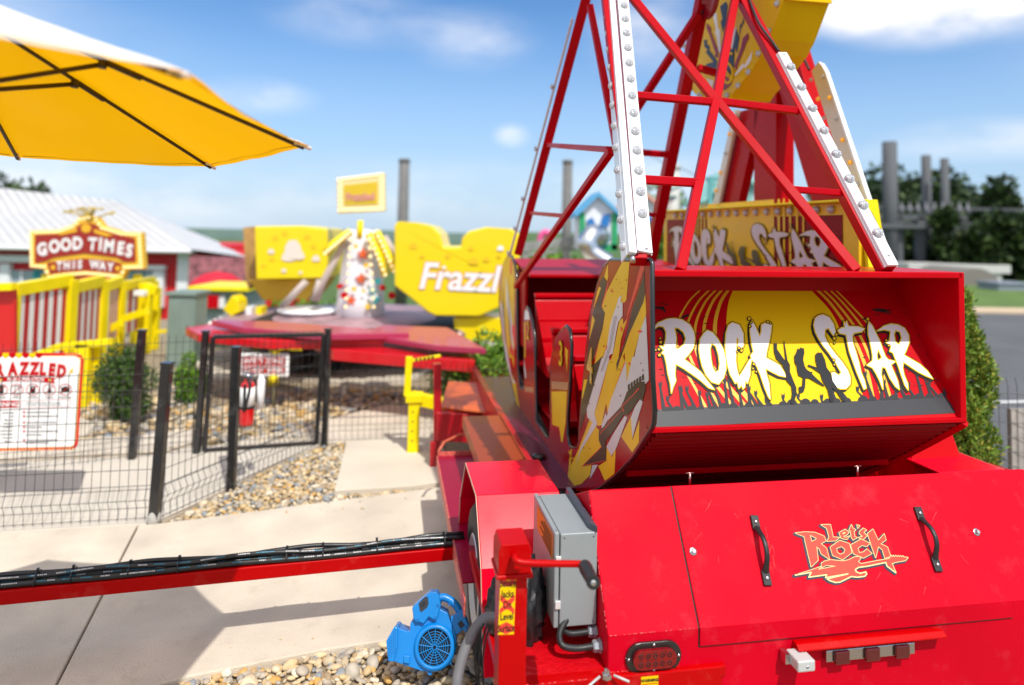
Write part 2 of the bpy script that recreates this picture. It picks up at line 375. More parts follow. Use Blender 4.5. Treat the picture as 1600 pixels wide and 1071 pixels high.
# --- lid logo
LG = {
 'R': [[(245,305),(330,296),(420,300),(500,335),(517,375),(470,400),(520,440),(547,538),(475,490),(458,445),(432,425),(446,548),(385,606),(352,470),(322,335)], [(373,322),(432,350),(428,364),(388,382)]],
 'O': [[(556,430),(640,372),(725,400),(747,480),(668,541),(578,505)], [(610,442),(655,424),(688,450),(680,482),(645,497),(616,477)]],
 'C': [[(738,412),(830,360),(908,398),(880,424),(838,414),(800,440),(813,482),(850,476),(882,448),(926,487),(852,527),(764,490)]],
 'K': [[(888,310),(936,272),(984,372),(1036,314),(1052,366),(1004,402),(1066,432),(1092,512),(1044,530),(1020,452),(984,424),(960,524),(924,420)]],
 'l': [[(475,232),(556,230),(580,342),(638,345),(602,374),(528,377),(545,342),(524,262)]],
 'e': [[(634,303),(688,273),(722,298),(702,322),(668,333),(690,346),(727,332),(702,362),(654,352)], [(662,308),(686,295),(694,303),(668,317)]],
 't': [[(724,277),(744,232),(757,264),(782,275),(766,290),(774,338),(794,345),(760,367),(744,346),(736,290)]],
 'a': [[(794,232),(818,240),(800,262)]],
 's': [[(818,290),(850,263),(878,280),(852,296),(882,330),(850,362),(808,346),(846,336),(814,310)]],
 'g': [[(238,682),(372,640),(470,606),(445,632),(610,600),(520,592),(478,612),(476,575),(506,556),(560,545),(670,556),(722,545),(768,520),(812,516),(828,528),(802,562),(830,580),(960,555),(1082,534),(1098,505),(1106,520),(1118,506),(1126,520),(1138,507),(1148,519),(1160,508),(1170,518),(1182,509),(1190,519),(1204,511),(1210,520),(1247,524),(1226,550),(1130,568),(1106,578),(1140,660),(1062,602),(1050,568),(880,603),(806,612),(778,632),(788,652),(822,665),(872,652),(880,672),(862,692),(800,700),(742,694),(694,718),(640,744),(600,747),(548,730),(526,714),(712,670),(512,704),(522,678),(362,700),(384,656)]],
}
def lg(x, y): return onlid(1200+x/5.714, 780+y/5.712)
def stack(parent, fn, nvec, shapes, dz0, layers):
    """each shape gets its own height step so that overlapping outlines never share a plane"""
    for j, (nm, grow, m, dxy) in enumerate(layers):
        bb = MB()
        for i, v in enumerate(shapes):
            lo = [[(x+dxy[0], y+dxy[1]) for x, y in l] for l in v]
            if grow > 0: outline(bb, lo, grow, fn, nvec, dz0+j*.0006+i*.00002)
            else: bb.sheet([[fn(x, y)+nvec*(dz0+j*.0006) for x, y in l] for l in lo])
        bb.build(nm, m, parent, weld=False)
stack(lid, lg, nl, list(LG.values()), 0.0003, (('emblem', 15, NAVY, (-7, 8)), ('emblem_outline', 5, CREAM, (0, 0)), ('emblem_fill', -1, ORGP, (0, 0))))
rs = random.Random(21); sc__ = []
for k in range(26):
    x, y = (rs.gauss(1203, 7), rs.gauss(850, 22)) if k < 11 else (rs.uniform(1065, 1520), rs.uniform(770, 955)); a = rs.gauss(1.45, .35); ln = rs.uniform(5, 26)
    sc__.append(ribbon([(x, y), (x+ln*.5*math.cos(a)+rs.uniform(-1, 1), y+ln*.5*math.sin(a)), (x+ln*math.cos(a), y+ln*math.sin(a))], rs.uniform(.25, .9), .2))
bb = MB()
for i_, q_ in enumerate(sc__): bb.sheet([[onlid(x, y)-nl*.0003+nl*i_*.00001 for x, y in q_]])
bb.build('paint_scratch', mat('scratched_red', (.66, .045, .05), .6), lid, weld=False)
# --- tail lights
RLENS = mat('red_light_lens', (.2, .0, .002), .1, coat=.5, spec=.4, var=.3, vscale=90)
def stadium(c, ax, ay, hw, hh, n=10):
    o = []
    for sgn in (1, -1):
        for k in range(n+1):
            a = -math.pi/2+math.pi*k/n; o.append(c+ax*(sgn*(hw-hh)+sgn*hh*math.cos(a))+ay*(sgn*hh*math.sin(a)))
    return o
for c in (pt(1020, 1025, T0), T(2.14, T0, .478)):
    b = MB(); b.prism([stadium(c, U, Z, .085, .043)], -Wd*.009); tl = b.build('tail_light', mat('black_bezel', (.01, .01, .011), .25, coat=.6), TR, .003, 3)
    b = MB(); b.prism([stadium(c-Wd*.009, U, Z, .066, .027)], -Wd*.012); b.build('lens', RLENS, tl, .006, 4)
    b = MB()
    for k in range(5):
        for j in (-1, 1): b.lathe(c-Wd*.0205+U*(k-2)*.0215+Z*j*.0115, -Wd, [(.0085, 0), (.007, .0012), (.0035, .0012), (.003, .0002)], 12, False)
    b.islands('diode', mat('deep_red_reflector', (.05, 0, .001), .1, coat=.4, bump=.5, bscale=200), tl)
    b = MB()
    for q in (U*.076, -U*.076, Z*.0355, -Z*.0355): b.lathe(c-Wd*.009+q, -Wd, [(.0045, 0), (.004, .002), (.0005, .003)], 12)
    b.islands('screw', STEEL, tl)
# --- light bar under a bent hood
hx0, hx1 = pt(1238, 1010, T0), pt(1466, 985, T0); zt = (hx0.z+hx1.z)/2
s0, s1 = hx0.dot(U), hx1.dot(U)
b = MB(); zc = .478
b.prism([[T(s0, T0, zc), T(s0, T0-.022, zc-.001), T(s0, T0-.036, zc-.012), T(s0, T0-.036, zc-.017), T(s0, T0-.024, zc-.007), T(s0, T0, zc-.006)]], U*(s1-s0))
for s_ in (s0, s1-.004): b.prism([[T(s_, T0, zc-.004), T(s_, T0-.034, zc-.014), T(s_, T0, zc-.034)]], U*.004)
b.build('light_hood', RED, TR, .0025, 2)
b = MB(); b.tbox(s0+.1, s1-.1, T0-.02, T0, zc-.064, zc-.03); b.build('light_bar', mat('chrome_strip', (.5, .5, .52), .2, metal=1), TR, .002)
b = MB()
for k in (.16, .5, .84):
    sc = s0+.1+(s1-s0-.2)*k; b.tbox(sc-.024, sc+.024, T0-.03, T0-.02, zc-.068, zc-.03)
b.islands('marker_light', mat('dark_red_lens', (.09, .0, .003), .12, coat=.8), TR, .003)
b = MB(); c = pt(1254, 1034, T0-.05); cs = c.dot(U)
b.tbox(cs-.03, cs+.026, T0-.075, T0-.01, c.z-.016, c.z+.016); b.build('connector_box', LITEG, TR, .005, 3)
b = MB(); b.lathe(T(cs, T0-.075, c.z), -Wd, [(.004, 0), (.004, .002), (.0005, .0025)], 12); b.tbox(cs-.045, cs-.03, T0-.035, T0-.004, c.z-.014, c.z+.014); b.build('latch_screw', STEEL, TR)
WB = mat('worn_paint', (.8, .2, .2), .5); b = MB(); rw = random.Random(12)
for (pa, pc) in ((T(SB0+.004, T0-.001, ZB+.001), T(L0-.006, T0-.001, ZB+.001)), (T(SB0, T0-.001, .434), T(SB0+.12, T0-.001, .434)), (T(.345, 1.931, .433), T(.64, 1.931, .433)), (T(SB0-.001, T0, ZB), T(SB0-.001, TT, ZT))):
    n_ = int((pc-pa).length/.007)
    for k in range(n_):
        if rw.random() < .5: b.tube([pa+(pc-pa)*(k/n_), pa+(pc-pa)*((k+rw.uniform(.4, 1.1))/n_)], rw.uniform(.0003, .001), 5)
b.build('worn_weld', WB, TR)
# T pins behind the top edge
for q in ((1078, 748), (1340, 737)):
    P = pt(*q, TT+.05); b = MB(); b.tube([P-Z*.02, P+Z*.016], .004, 10); b.tube([P+Z*.018-U*.014, P+Z*.018+U*.014], .0025, 8); b.build('locking_pin', mat('pin_zinc', (.6, .35, .33), .35, metal=1), TR)
# --- corner deck
b = MB(); b.tbox(.33, 1.0, 1.935, 2.75, .40, .432); b.tbox(.33, .985, 1.93, 1.965, .2, .433); b.build('corner_deck', RED, TR, .004, 2)
b = MB(); b.tbox(.345, SB0-.004, 1.97, 2.7, .432, .4335); b.build('tread_plate', mat('tread_red', (.6, .002, .008), .35, coat=.4, bump=.6, bscale=45), TR)
wy = MB(); P = gz(948, 1060, .44)
wy.tube([P-U*.02+Z*.006, P-U*.06-Z*.005-Wd*.02, P-U*.075-Wd*.045-Z*.04], .0035, 8); wy.tube([P+U*.02+Z*.006, P+U*.06-Z*.003-Wd*.02], .0035, 8); wy.build('wire_loop', LITEG, TR)
wy = MB(); wy.lathe(P, Z, [(.014, 0), (.014, .012), (.008, .014), (.008, .024), (.0005, .026)], 6, False); wy.build('grease_fitting', STEEL, TR)
# --- warning label
LB = lambda x, y: pt(x, y, T0-.0)
wq = [pt(991, 1058, T0), pt(1018, 1057, T0)]
def chev(parent, c, X, Y, w, h):
    pass
P0 = T(.735, 1.93, .426); b = MB(); b.quad(P0-Wd*.001, P0+U*.052-Wd*.001, P0+U*.052-Z*.085-Wd*.001, P0-Z*.085-Wd*.001); wl = b.build('warning_label', YELP, TR)
b = MB(); 
b.quad(P0+U*.002-Wd*.0018-Z*.02, P0+U*.05-Wd*.0018-Z*.02, P0+U*.05-Wd*.0018-Z*.022, P0+U*.002-Wd*.0018-Z*.022)
b.lathe(P0+U*.026-Z*.045-Wd*.0018, -Wd, [(.018, 0), (.0182, .0003)], 20); b.build('label_print', REDP, wl)
text('label_text', 'WARNING', P0+U*.026-Z*.0105-Wd*.001, U, Z, .0115, DRKP, wl, bold=.0004, sx=.95)
# --- fender
FS0, FS1 = .33, .645
def fender(s0, s1, outer):
    b = MB(); th = .006
    pr = [(2.27, .30), (2.385, .535), (2.56, .717), (2.93, .713), (3.12, .50), (3.2, .16)]
    pi = [(2.275+.012, .30), (2.395+.006, .53), (2.565, .709), (2.925, .705), (3.112, .495), (3.192, .16)]
    o = [(2.385, .535), (2.56, .717), (2.93, .713), (3.12, .50), (3.2, .125), (3.192, .125), (3.108, .496), (2.924, .7055), (2.566, .7095), (2.393, .531), (2.285, .24), (2.277, .24)]
    b.prism([[T(s0, t, z) for t, z in o]], U*(s1-s0)); f = b.build('fender', mat('red_fender', (.8, .0, .02), .28, coat=.18, spec=.2, bump=.008, bscale=60, var=.05), TR, .003, 2)
    e = MB(); # pale worn edge on the open side
    ed = s0 if outer < 0 else s1
    e.prism([[T(ed-.0025 if outer < 0 else ed, t, z) for t, z in o]], U*.0025); e.build('fender_edge', mat('worn_edge', (.62, .33, .24), .45), f)
    return f
fender(FS0, FS1, -1); fender(2.28, 2.59, 1)
b = MB(); b.tbox(FS1-.012, FS1-.004, 2.3, 3.2, .16, .53); b.build('wheel_well', REDM, TR)
TYR = mat('tyre_rubber', (.018, .018, .019), .6, bump=.25, bscale=70)
for sc, sg in ((.45, -1), (2.45, 1)):
    c = T(sc, 2.78, .3); a = U*sg
    b = MB(); b.lathe(c-a*.1, a, [(.17, 0), (.26, .005), (.295, .03), (.3, .05), (.3, .15), (.295, .17), (.265, .195), (.2, .2), (.17, .195), (.165, .18)], 48); wh = b.build('wheel', TYR, TR)
    b = MB(); b.lathe(c-a*.05, a, [(.16, 0), (.168, .14), (.172, .145), (.16, .15), (.145, .12), (.1, .11), (.07, .125), (.03, .13), (.0005, .135)], 40)
    b.build('rim', mat('wheel_rim', (.75, .75, .76), .3, metal=.6), wh)
# --- running boards
def dplate(name, c):
    if name in MATS: return MATS[name]
    m = mat(name, c, .38, coat=.1, spec=.2); t = m.node_tree; n = t.nodes; l = t.links; b_ = n['Principled BSDF']
    co = n.new('ShaderNodeTexCoord'); mpn = n.new('ShaderNodeMapping'); mpn.inputs['Rotation'].default_value = (0, 0, AZ+rad(0)); l.new(co.outputs['Object'], mpn.inputs[0]); 
    br = n.new('ShaderNodeTexVoronoi'); br.feature = 'F1'; br.inputs['Scale'].default_value = 1; br.inputs['Randomness'].default_value = 0
    mq = n.new('ShaderNodeMapping'); mq.inputs['Scale'].default_value = (55, 110, 1); mq.inputs['Rotation'].default_value = (0, 0, 0); l.new(mpn.outputs[0], mq.inputs[0]); l.new(mq.outputs[0], br.inputs[0])
    mr = n.new('ShaderNodeMapRange'); mr.interpolation_type = 'SMOOTHSTEP'; mr.inputs[1].default_value = .22; mr.inputs[2].default_value = .4; mr.inputs[3].default_value = 1; mr.inputs[4].default_value = 0; l.new(br.outputs['Distance'], mr.inputs[0])
    bp = n.new('ShaderNodeBump'); bp.inputs['Strength'].default_value = .9; bp.inputs['Distance'].default_value = .004; l.new(mr.outputs[0], bp.inputs['Height']); l.new(bp.outputs[0], b_.inputs['Normal'])
    mxx = n.new('ShaderNodeMix'); mxx.data_type = 'RGBA'; l.new(mr.outputs[0], mxx.inputs[0]); mxx.inputs[6].default_value = (c[0]*.45, c[1], c[2], 1); mxx.inputs[7].default_value = (c[0], c[1]+.02, c[2]+.01, 1); l.new(mxx.outputs[2], b_.inputs['Base Color'])
    return m
DP1 = dplate('red_tread', (.7, .0, .03)); DP2 = dplate('orange_red_tread', (.72, .05, .01))
b = MB(); b.tbox(.292, .64, 2.62, 4.05, .37, .376); rbd = b.build('running_board', DP1, TR)
b = MB(); b.tbox(.286, .292, 2.5, 4.056, .315, .378); b.tbox(.292, .64, 4.05, 4.056, .33, .4); b.build('board_rim', mat('worn_red_edge', (.62, .12, .09), .5, var=.4, vscale=60), rbd)
b = MB(); b.tube([T(.30, 4.12, .38), T(.34, 4.2, .41), T(.44, 4.3, .42), T(.6, 4.35, .41)], .008, 10); b.build('grab_rail', mat('copper_red', (.6, .12, .06), .35), rbd)
b = MB(); b.tbox(.435, .66, 3.21, 4.08, .586, .592); b.tbox(.435, .441, 3.21, 4.08, .53, .586); b.tbox(.655, .661, 3.21, 4.08, .56, .602); b.build('upper_step', DP2, TR)
# --- chassis deck behind, outriggers
b = MB(); b.tbox(.66, 2.27, 2.47, 6.4, .30, .42); b.tbox(.66, .70, 2.47, 5.6, .42, .58); b.build('chassis_frame', mat('red_deck', (.5, .002, .008), .4, coat=.15, var=.12), TR)
b = MB(); b.tbox(.66, .95, 2.95, 5.2, .572, .578); b.build('deck_plate', mat('dark_red_deck', (.1, .004, .03), .35, coat=.12), TR)
b = MB(); P = T(.74, 3.35, .585); b.lathe(P, Z, [(.035, -.01), (.035, .008), (.02, .012), (.012, .012), (.0005, .012)], 20); b.build('drain_cap', BLK, TR)
# cross box, posts and pads of the far outrigger
b = MB()
b.prism([[T(.34, 4.86, .215), T(.64, 4.86, .19), T(.66, 4.86, .385), T(.335, 4.86, .41)]], Wd*.12)
b.beam(pt(683, 568, 4.92), T(.355, 4.92, .02), .055, .05, Wd); b.beam(T(.32, 4.9, .2), T(.32, 4.9, .03), .045, .045, Wd)
b.tbox(.27, .42, 4.84, 5.0, 0.004, .022); b.build('outrigger_post', mat('red_outrigger', (.42, .003, .01), .4, coat=.4), TR, .004)
b = MB(); P = [T(.37, 4.98, .41), T(.74, 4.7, .43), T(.86, 5.15, .52), T(.46, 5.4, .50)]; b.prism([P], Z*.008); b.build('end_plate', mat('orange_gloss', (.55, .1, .01), .3, coat=.3, var=.35, vscale=8), TR)
b = MB(); q = gz(645, 712, 0); 
b.lathe(q+Z*.004, Z, [(.062, 0), (.062, .014), (.05, .02), (.05, .034)], 24)
b.beam(q+Z*.03, q+Z*.42, .085, .085, Wd); b.beam(q+Z*.40, q+Z*.46, .13, .12, Wd)
b.beam(q+Z*.43-U*.02, q+Z*.36+U*.25, .09, .08, Wd); b.beam(q+Z*.44-U*.055, q+Z*.73-U*.045, .05, .05, Wd); b.beam(q+Z*.70-U*.03, q+Z*.735+U*.19, .02, .035, Wd)
yj = b.build('yellow_outrigger', YEL, TR, .005)
b = MB()
for k in range(4): b.lathe(q+Z*(.12+.07*k)-Wd*.043-U*.01, -Wd, [(.007, 0), (.007, .001)], 10)
for k in range(5): b.tbox((q.dot(U))+.0+.03*k, (q.dot(U))+.016+.03*k, q.dot(Wd)-.0265, q.dot(Wd)-.026, .70+.004*k, .722+.004*k)
b.build('punched_hole', BLK, yj)
# --- beam reaching out to the left under the hoses
A_, B_ = gz(724, 868.5, .30)+Z*.026, gz(0, 940, .30)+Z*.026; B_ = A_+(B_-A_)*1.25; b = MB(); b.beam(A_, B_, .07, .052, Z); b.build('outrigger_beam', RED, TR, .005, 3)
b = MB(); b.beam(A_+(B_-A_)*.97-Z*.02, V((*(A_+(B_-A_)*.97).xy, .02)), .05, .05, Wd); b.lathe(V((*(A_+(B_-A_)*.97).xy, .004)), Z, [(.09, 0), (.09, .012)], 20); b.build('beam_foot', RED, TR, .004)
# --- jack
b = MB(); jc = T(.345, 1.85, 0)
b.box(T(.302, 1.82, .05), U*.074, Wd*.08, Z*.75); jk = b.build('jack_post', RED, TR, .006, 3)
b = MB(); b.prism([[T(.296, 1.812, .795), T(.384, 1.812, .795), T(.384, 1.812, .852), T(.377, 1.812, .872), T(.303, 1.812, .872), T(.296, 1.812, .852)]], Wd*.1)
b.tbox(.291, .389, 1.808, 1.916, .783, .795); b.build('jack_head', RED, jk, .004, 3)
b = MB(); ca, cb = pt(803, 868, 1.8), pt(912, 882, 1.78)
b.tube(smooth2([T(.342, 1.83, .825), ca-Wd*.01, ca+U*.02-Z*.006-Wd*.03, cb, cb+U*.012-Z*.004-Wd*.004], 6), .0088, 12); b.lathe(T(.342, 1.815, .825), -Wd, [(.017, 0), (.017, .012)], 16); b.build('crank_arm', RED, jk)
ga, gb = pt(913, 884, 1.77), pt(927, 911, 1.66)
b = MB(); d = (gb-ga); b.tube([ga, ga+d*.05, ga+d*.2, ga+d*.55, ga+d*.8, ga+d*.97, gb], [.013, .0165, .018, .017, .0155, .017, .0165], 20); 
b.build('crank_grip', BLKR, jk)
b = MB(); b.lathe(gb, d, [(.007, 0), (.007, .003), (.004, .005), (.0005, .005)], 8, False); b.build('grip_bolt', STEEL, jk)
# sticker on the jack
SJ = 1.8195
def sj(x, y): return pt(760+x/4.445, 830+y/4.445, SJ)
pl = [(98, 322), (206, 322), (190, 718), (80, 722)]
sd_ = decal('jack_sticker', [pl], sj, -Wd*.0004, YELP, jk)
dia = []
def quadp(u, v):
    x0 = 98+(80-98)*v; x1 = 206+(190-206)*v; return (x0+(x1-x0)*u, 322+400*v)
reds = [[(0,.0),(.5,.09),(1,0),(1,.04),(.97,.045),(.97,.1),(.62,.17),(1,.30),(1,.42),(.78,.475),(1,.53),(1,.66),(.62,.6),(.5,.56),(.38,.6),(0,.66),(0,.53),(.22,.475),(0,.42),(0,.30),(.38,.17),(.03,.1),(.03,.045),(0,.04)]]
reds = [[(.04,.0),(.5,.07),(.96,.0),(.96,.12),(.5,.16),(.04,.12)], [(.04,.3),(.3,.36),(.5,.40),(.7,.36),(.96,.3),(.96,.40),(.72,.475),(.96,.55),(.96,.64),(.7,.58),(.5,.555),(.3,.58),(.04,.64),(.04,.55),(.28,.475),(.04,.40)], [(.04,.84),(.5,.77),(.96,.84),(.96,.93),(.5,.99),(.04,.93)]]
decal('sticker_print', [[quadp(*q) for q in r_] for r_ in reds], sj, -Wd*.0008, ORGP, jk)
for i, wd in enumerate(('Secure', 'Jacks', 'On', 'Level', 'Surface')):
    x, y = quadp(.5, (.1, .29, .475, .68, .885)[i]); text('sticker_text', wd, sj(x, y)-Wd*.001, U, Z, .026, DRKP, jk, bold=.0004, sx=(.6, .66, .66, .64, .58)[i], off=.0008)
# --- control box on the side of the housing
CB = (.505, SB0-.004, 2.05, 2.36, .512, .785)
b = MB(); b.tbox(CB[0]+.018, CB[1], CB[2], CB[3], CB[4], CB[5]); cbx = b.build('control_box', GREYB, TR, .004, 3)
b = MB(); b.tbox(CB[0], CB[0]+.015, CB[2]+.001, CB[3]+.003, CB[4]-.002, CB[5]+.004); b.build('box_door', GREYB, cbx, .004, 3)
b = MB()
for z_ in (.71, .58): b.tbox(CB[0]+.003, CB[0]+.02, CB[2]-.006, CB[2]+.001, z_-.012, z_+.012)
b.islands('door_clamp', mat('clamp', (.75, .74, .73), .35, metal=.3), cbx, .002)
b = MB(); b.quad(T(CB[0]-.0012, 2.07, .775), T(CB[0]-.0012, 2.3, .775), T(CB[0]-.0012, 2.3, .70), T(CB[0]-.0012, 2.07, .70)); b.build('box_label', mat('orange_label', (.75, .22, .01), .4), cbx)
b = MB()
for k in range(7): b.tbox(CB[0]-.0022, CB[0]-.0014, 2.085, 2.085+rnd.uniform(.1, .2), .705+k*.0095, .709+k*.0095)
b.build('label_print', DRKP, cbx)
b = MB(); b.prism([[T(CB[1]-.02, CB[2]+.02, CB[5]+.001), T(CB[1]-.003, CB[2]-.01, CB[5]+.001), T(CB[1]-.003, CB[3], CB[5]+.001), T(CB[1]-.02, CB[3], CB[5]+.001)]], Z*.02); b.build('mount_flange', mat('dark_flange', (.1, .11, .14), .4, metal=.5), cbx, .002)
b = MB()
for z_ in (CB[4]+.012, CB[5]-.012):
    for s_ in (CB[0]+.03, CB[1]-.012): b.lathe(T(s_, CB[2], z_), -Wd, [(.0028, 0), (.002, .0012), (.0004, .0014)], 8)
for t_ in (CB[2]+.02, CB[3]-.03): b.lathe(T(CB[0]+.008, t_, CB[5]+.004), Z, [(.003, 0), (.002, .001)], 8)
b.islands('box_screw', mat('dull_screw', (.1, .1, .1), .5), cbx)
# conduit fittings
b = MB(); f = MB()
for k, (z_, t_) in enumerate(((.474, 2.01), (.488, 2.06), (.497, 2.13), (.506, 2.2))):
    e_ = T(SB0-.002, t_, z_); f.lathe(e_, -U, [(.02, 0), (.02, .006), (.0165, .008), (.0165, .022), (.012, .026)], 6, False)
    r0 = .06+.012*k
    b.tube(smooth2([e_-U*.02, e_-U*.075-Z*.002, e_-U*(.115-.02*k)+Z*.004+Wd*.012, e_-U*(.118-.02*k)+Z*.03+Wd*.03, e_-U*(.09-.015*k)+Z*.06+Wd*.05], 6), .0098, 10)
b.islands('power_cable', BLKR, TR); f.islands('cable_gland', mat('grey_gland', (.3, .33, .37), .4, metal=.3), TR)
b = MB(); b.tube([T(.59, 2.16, .515), T(.59, 2.16, .485)], .017, 12); b.build('box_nipple', GREYB, TR)
# grey flexible conduit, curving down beside the wheel
pth = smooth2([pt(772, 965, 2.05), pt(757, 968, 2.04), pt(742, 984, 2.02), pt(728, 1012, 2.0), pt(718, 1045, 1.98), pt(713, 1085, 1.96), pt(712, 1180, 1.95)], 16)
b = MB(); b.tube(pth, [.0145+.0012*(i % 2) for i in range(len(pth))], 14); b.build('flexible_conduit', HOSEG, TR)
b = MB()
for k, (x_, w_) in enumerate(((762, 0), (756, 3), (768, 1))): b.tube(smooth2([pt(x_, 975, 2.0), pt(x_-8-w_, 1000, 2.0), pt(x_-14, 1040, 1.98), pt(x_-14+w_*3, 1090, 1.96)], 8), .003, 6)
b.islands('thin_cable', BLKR, TR)
# --- tower legs behind the bench car, between the side walls
TS = 2.3
def ribbon3(name, a, c_, w, dpt, m, parent=None): 
    b = MB(); b.beam(a, c_, w, dpt, U); return b.build(name, m, parent or TR, .006)
hub = T(TS, 3.2, 3.35)
def pss(x, y): return ps(x, y, TS)
TWR = mat('red_tower', (.48, .0, .003), .3, coat=.03, spec=.1, var=.05)
b = MB()
b.prism([[pss(1178, 120), pss(1213, 120), pss(1213, 440), pss(1178, 440)]], U*.12); b.build('tower_column', TWR, TR, .01)
b = MB(); b.prism([[pss(1152, 175), pss(1188, 165), pss(1126, 440), pss(1090, 440)]], U*.06); b.build('tower_leg', TWR, TR, .008)
b = MB(); b.prism([[pss(1196, 70), pss(1232, 44), pss(1345, 420), pss(1300, 420)]], U*.10); b.build('tower_leg', TWR, TR, .008)
b = MB(); b.prism([[pss(1440, 760), pss(1400, 640), pss(1380, 700), pss(1350, 760)]], U*.25); b.tbox(2.05, 2.6, 2.7, 5.0, .40, .46); b.build('tower_base', TWR, TR, .01)
# curved upper rail of leg base seen below the car
b = MB(); b.prism([[pt(1345, 700, 2.9), pt(1440, 680, 2.9), pt(1472, 760, 2.9), pt(1385, 770, 2.9)]], Wd*.1); b.build('tower_foot', RED, TR, .008)
b = MB(); b.prism([[pt(1440, 690, 3.3), pt(1600, 742, 3.3), pt(1600, 800, 3.3), pt(1440, 800, 3.3)]], Wd*.05); b.build('side_skirt', RED, TR, .006)
# light strips on the tower
ws = TS-.02
b = MB(); b.prism([[ps(*q, ws) for q in ((1273, 112), (1284, 97), (1296, 112), (1386, 385), (1372, 412), (1355, 372))]], -U*.02); 
st = b.build('tower_light_strip', mat('cream_strip', (.75, .68, .6), .35, coat=.3), TR, .002)
b = MB(); b.prism([[ps(*q, ws) for q in ((1288, 99), (1296, 112), (1389, 388), (1383, 384))]], -U*.024); b.build('strip_flange', WHT, st, .002)
lens_bulbs('bulb', [ps(*q, ws-.022) for q in ((1268, 125), (1287, 120), (1288, 185), (1307, 186), (1340, 289))], -U, .011, BULB, st)
lens_bulbs('amber_bulb', [ps(*q, ws-.022) for q in ((1279, 155), (1297, 153), (1299, 220), (1317, 219), (1312, 254), (1329, 254), (1345, 320))], -U, .0125, AMBER, st)
b = MB(); b.prism([[ps(*q, ws) for q in ((1150, 172), (1157, 172), (1125, 330), (1115, 330))]], -U*.02); st2 = b.build('tower_light_strip', mat('cream_strip', (.7, .6, .5), .35), TR, .002)
lens_bulbs('bulb', [ps(*q, ws-.03) for q in ((1147, 178), (1134, 240))], -U, .013, BULB, st2); lens_bulbs('amber_bulb', [ps(*q, ws-.03) for q in ((1140, 210), (1126, 270), (1119, 298))], -U, .014, AMBER, st2)
# yellow hub housing
HS = 1.78
hp = [(1082, -120), (1240, -120), (1262, 0), (1264, 4), (1239, 42), (1222, 78), (1196, 116), (1163, 148), (1140, 157), (1090, 148), (1079, 138), (1076, 90), (1090, 10)]
def hs(x, y): return ps(x, y, HS)
hp2 = [(1082, -120), (1225, -120), (1228, 0), (1224, 0), (1203, 62), (1192, 85), (1170, 116), (1146, 146), (1140, 157), (1108, 156), (1086, 148), (1079, 138), (1076, 90), (1090, 10)]
HOUS = mat('yellow_housing', (.86, .52, .004), .32, coat=.05, spec=.12, var=.05)
b = MB(); b.prism([[hs(*q) for q in hp2]], U*.24); hb = b.build('hub_housing', HOUS, TR, .004, 2)
lens_bulbs('bulb', [ps(x, y, HS-.002) for x, y in ((1215, 6), (1202, 49), (1186, 84), (1170, 113), (1154, 134), (1137, 149), (1093, 149), (1080, 140), (1070, 72), (1096, 152))], -U, .016, BULB, hb)
def hz(x, y): return hs(1060+x/6.695, y/6.694)
decal('burst_print', [[(355,130),(400,135),(420,300),(440,310),(445,560),(425,540),(400,380),(385,340),(395,300)], [(585,125),(600,130),(560,350),(615,270),(570,525),(545,480),(560,410),(535,380)], [(780,530),(760,640),(700,720),(690,700),(600,800),(590,780),(680,660),(690,690)], [(300,820),(370,850),(350,930)]], hz, -U*.0015, WHP, hb)
decal('burst_dark', [[(440,70),(500,20),(520,60),(500,240),(470,340),(445,230),(465,200)], [(690,170),(690,250),(665,260),(650,350),(640,400),(620,560),(600,500),(580,620),(560,560),(610,300),(640,440),(650,250),(670,290)], [(270,420),(305,420),(300,460),(335,490),(325,520),(410,640),(400,720),(300,700),(290,675),(370,650),(290,545),(310,520),(275,490)], [(520,480),(560,520),(590,560),(585,700),(560,800),(500,720),(500,560)]], hz, -U*.0025, NAVY, hb)
decal('guitar_print', [[(300,240),(345,290),(345,330),(420,530),(420,600),(385,600),(395,560),(325,350),(300,300)], [(735,345),(745,400),(710,460),(700,500),(640,640),(610,740),(590,690),(660,500),(680,400)], [(470,780),(560,840),(560,880),(500,940),(440,940),(440,850)]], hz, -U*.0035, REDM, hb)
decal('letter_print', [ribbon(smooth2([(575,570),(545,560),(515,590),(510,640),(560,700),(575,770),(550,850),(515,870),(495,840)], 5), 27)], hz, -U*.0048, YELP, hb)
# sign board beside the car
BS = 2.1
bt0, bt1, bz1, bz0 = 5.05, 2.86, 1.855, 1.2
b = MB(); b.tbox(BS, BS+.1, bt1-.05, bt0+.05, bz0, bz1); bd = b.build('sign_board', YELD, TR, .005)
b = MB(); b.quad(T(BS-.002, bt0-.02, bz0+.02), T(BS-.002, bt1+.06, bz0+.02), T(BS-.002, bt1+.06, bz1-.058), T(BS-.002, bt0-.02, bz1-.058)); b.build('sign_face', mat('sign_red', (.26, .004, .008), .45, spec=.15), bd)
b = MB(); b.tbox(BS-.05, BS+.1, bt1-.05, bt0+.05, bz1, bz1+.012); b.prism([[T(BS+.02, bt1-.05, bz1+.004), T(BS+.02, bt1-.12, 1.3), T(BS+.1, bt1-.16, 1.3), T(BS+.1, bt1-.05, bz1+.004)]], Wd*.02); b.build('sign_rim', YEL, bd, .003)
LT0, LT1 = ps(1047, 385, BS-.002).dot(Wd), ps(1336, 380, BS-.002).dot(Wd); LZ0, LZ1 = ps(1057, 355, BS).z, ps(1057, 413, BS).z
def bf(x, y):
    k = (x-1018)/(1457-1018); v = (y-500)/(608-500); return T(BS, LT0+(LT1-LT0)*k, LZ0+(LZ1-LZ0)*v)
lens_bulbs('bulb', [T(BS-.004, t_, bz1-.03) for t_ in np.linspace(4.85, 3.0, 17)], -U, .02, BULB, bd)
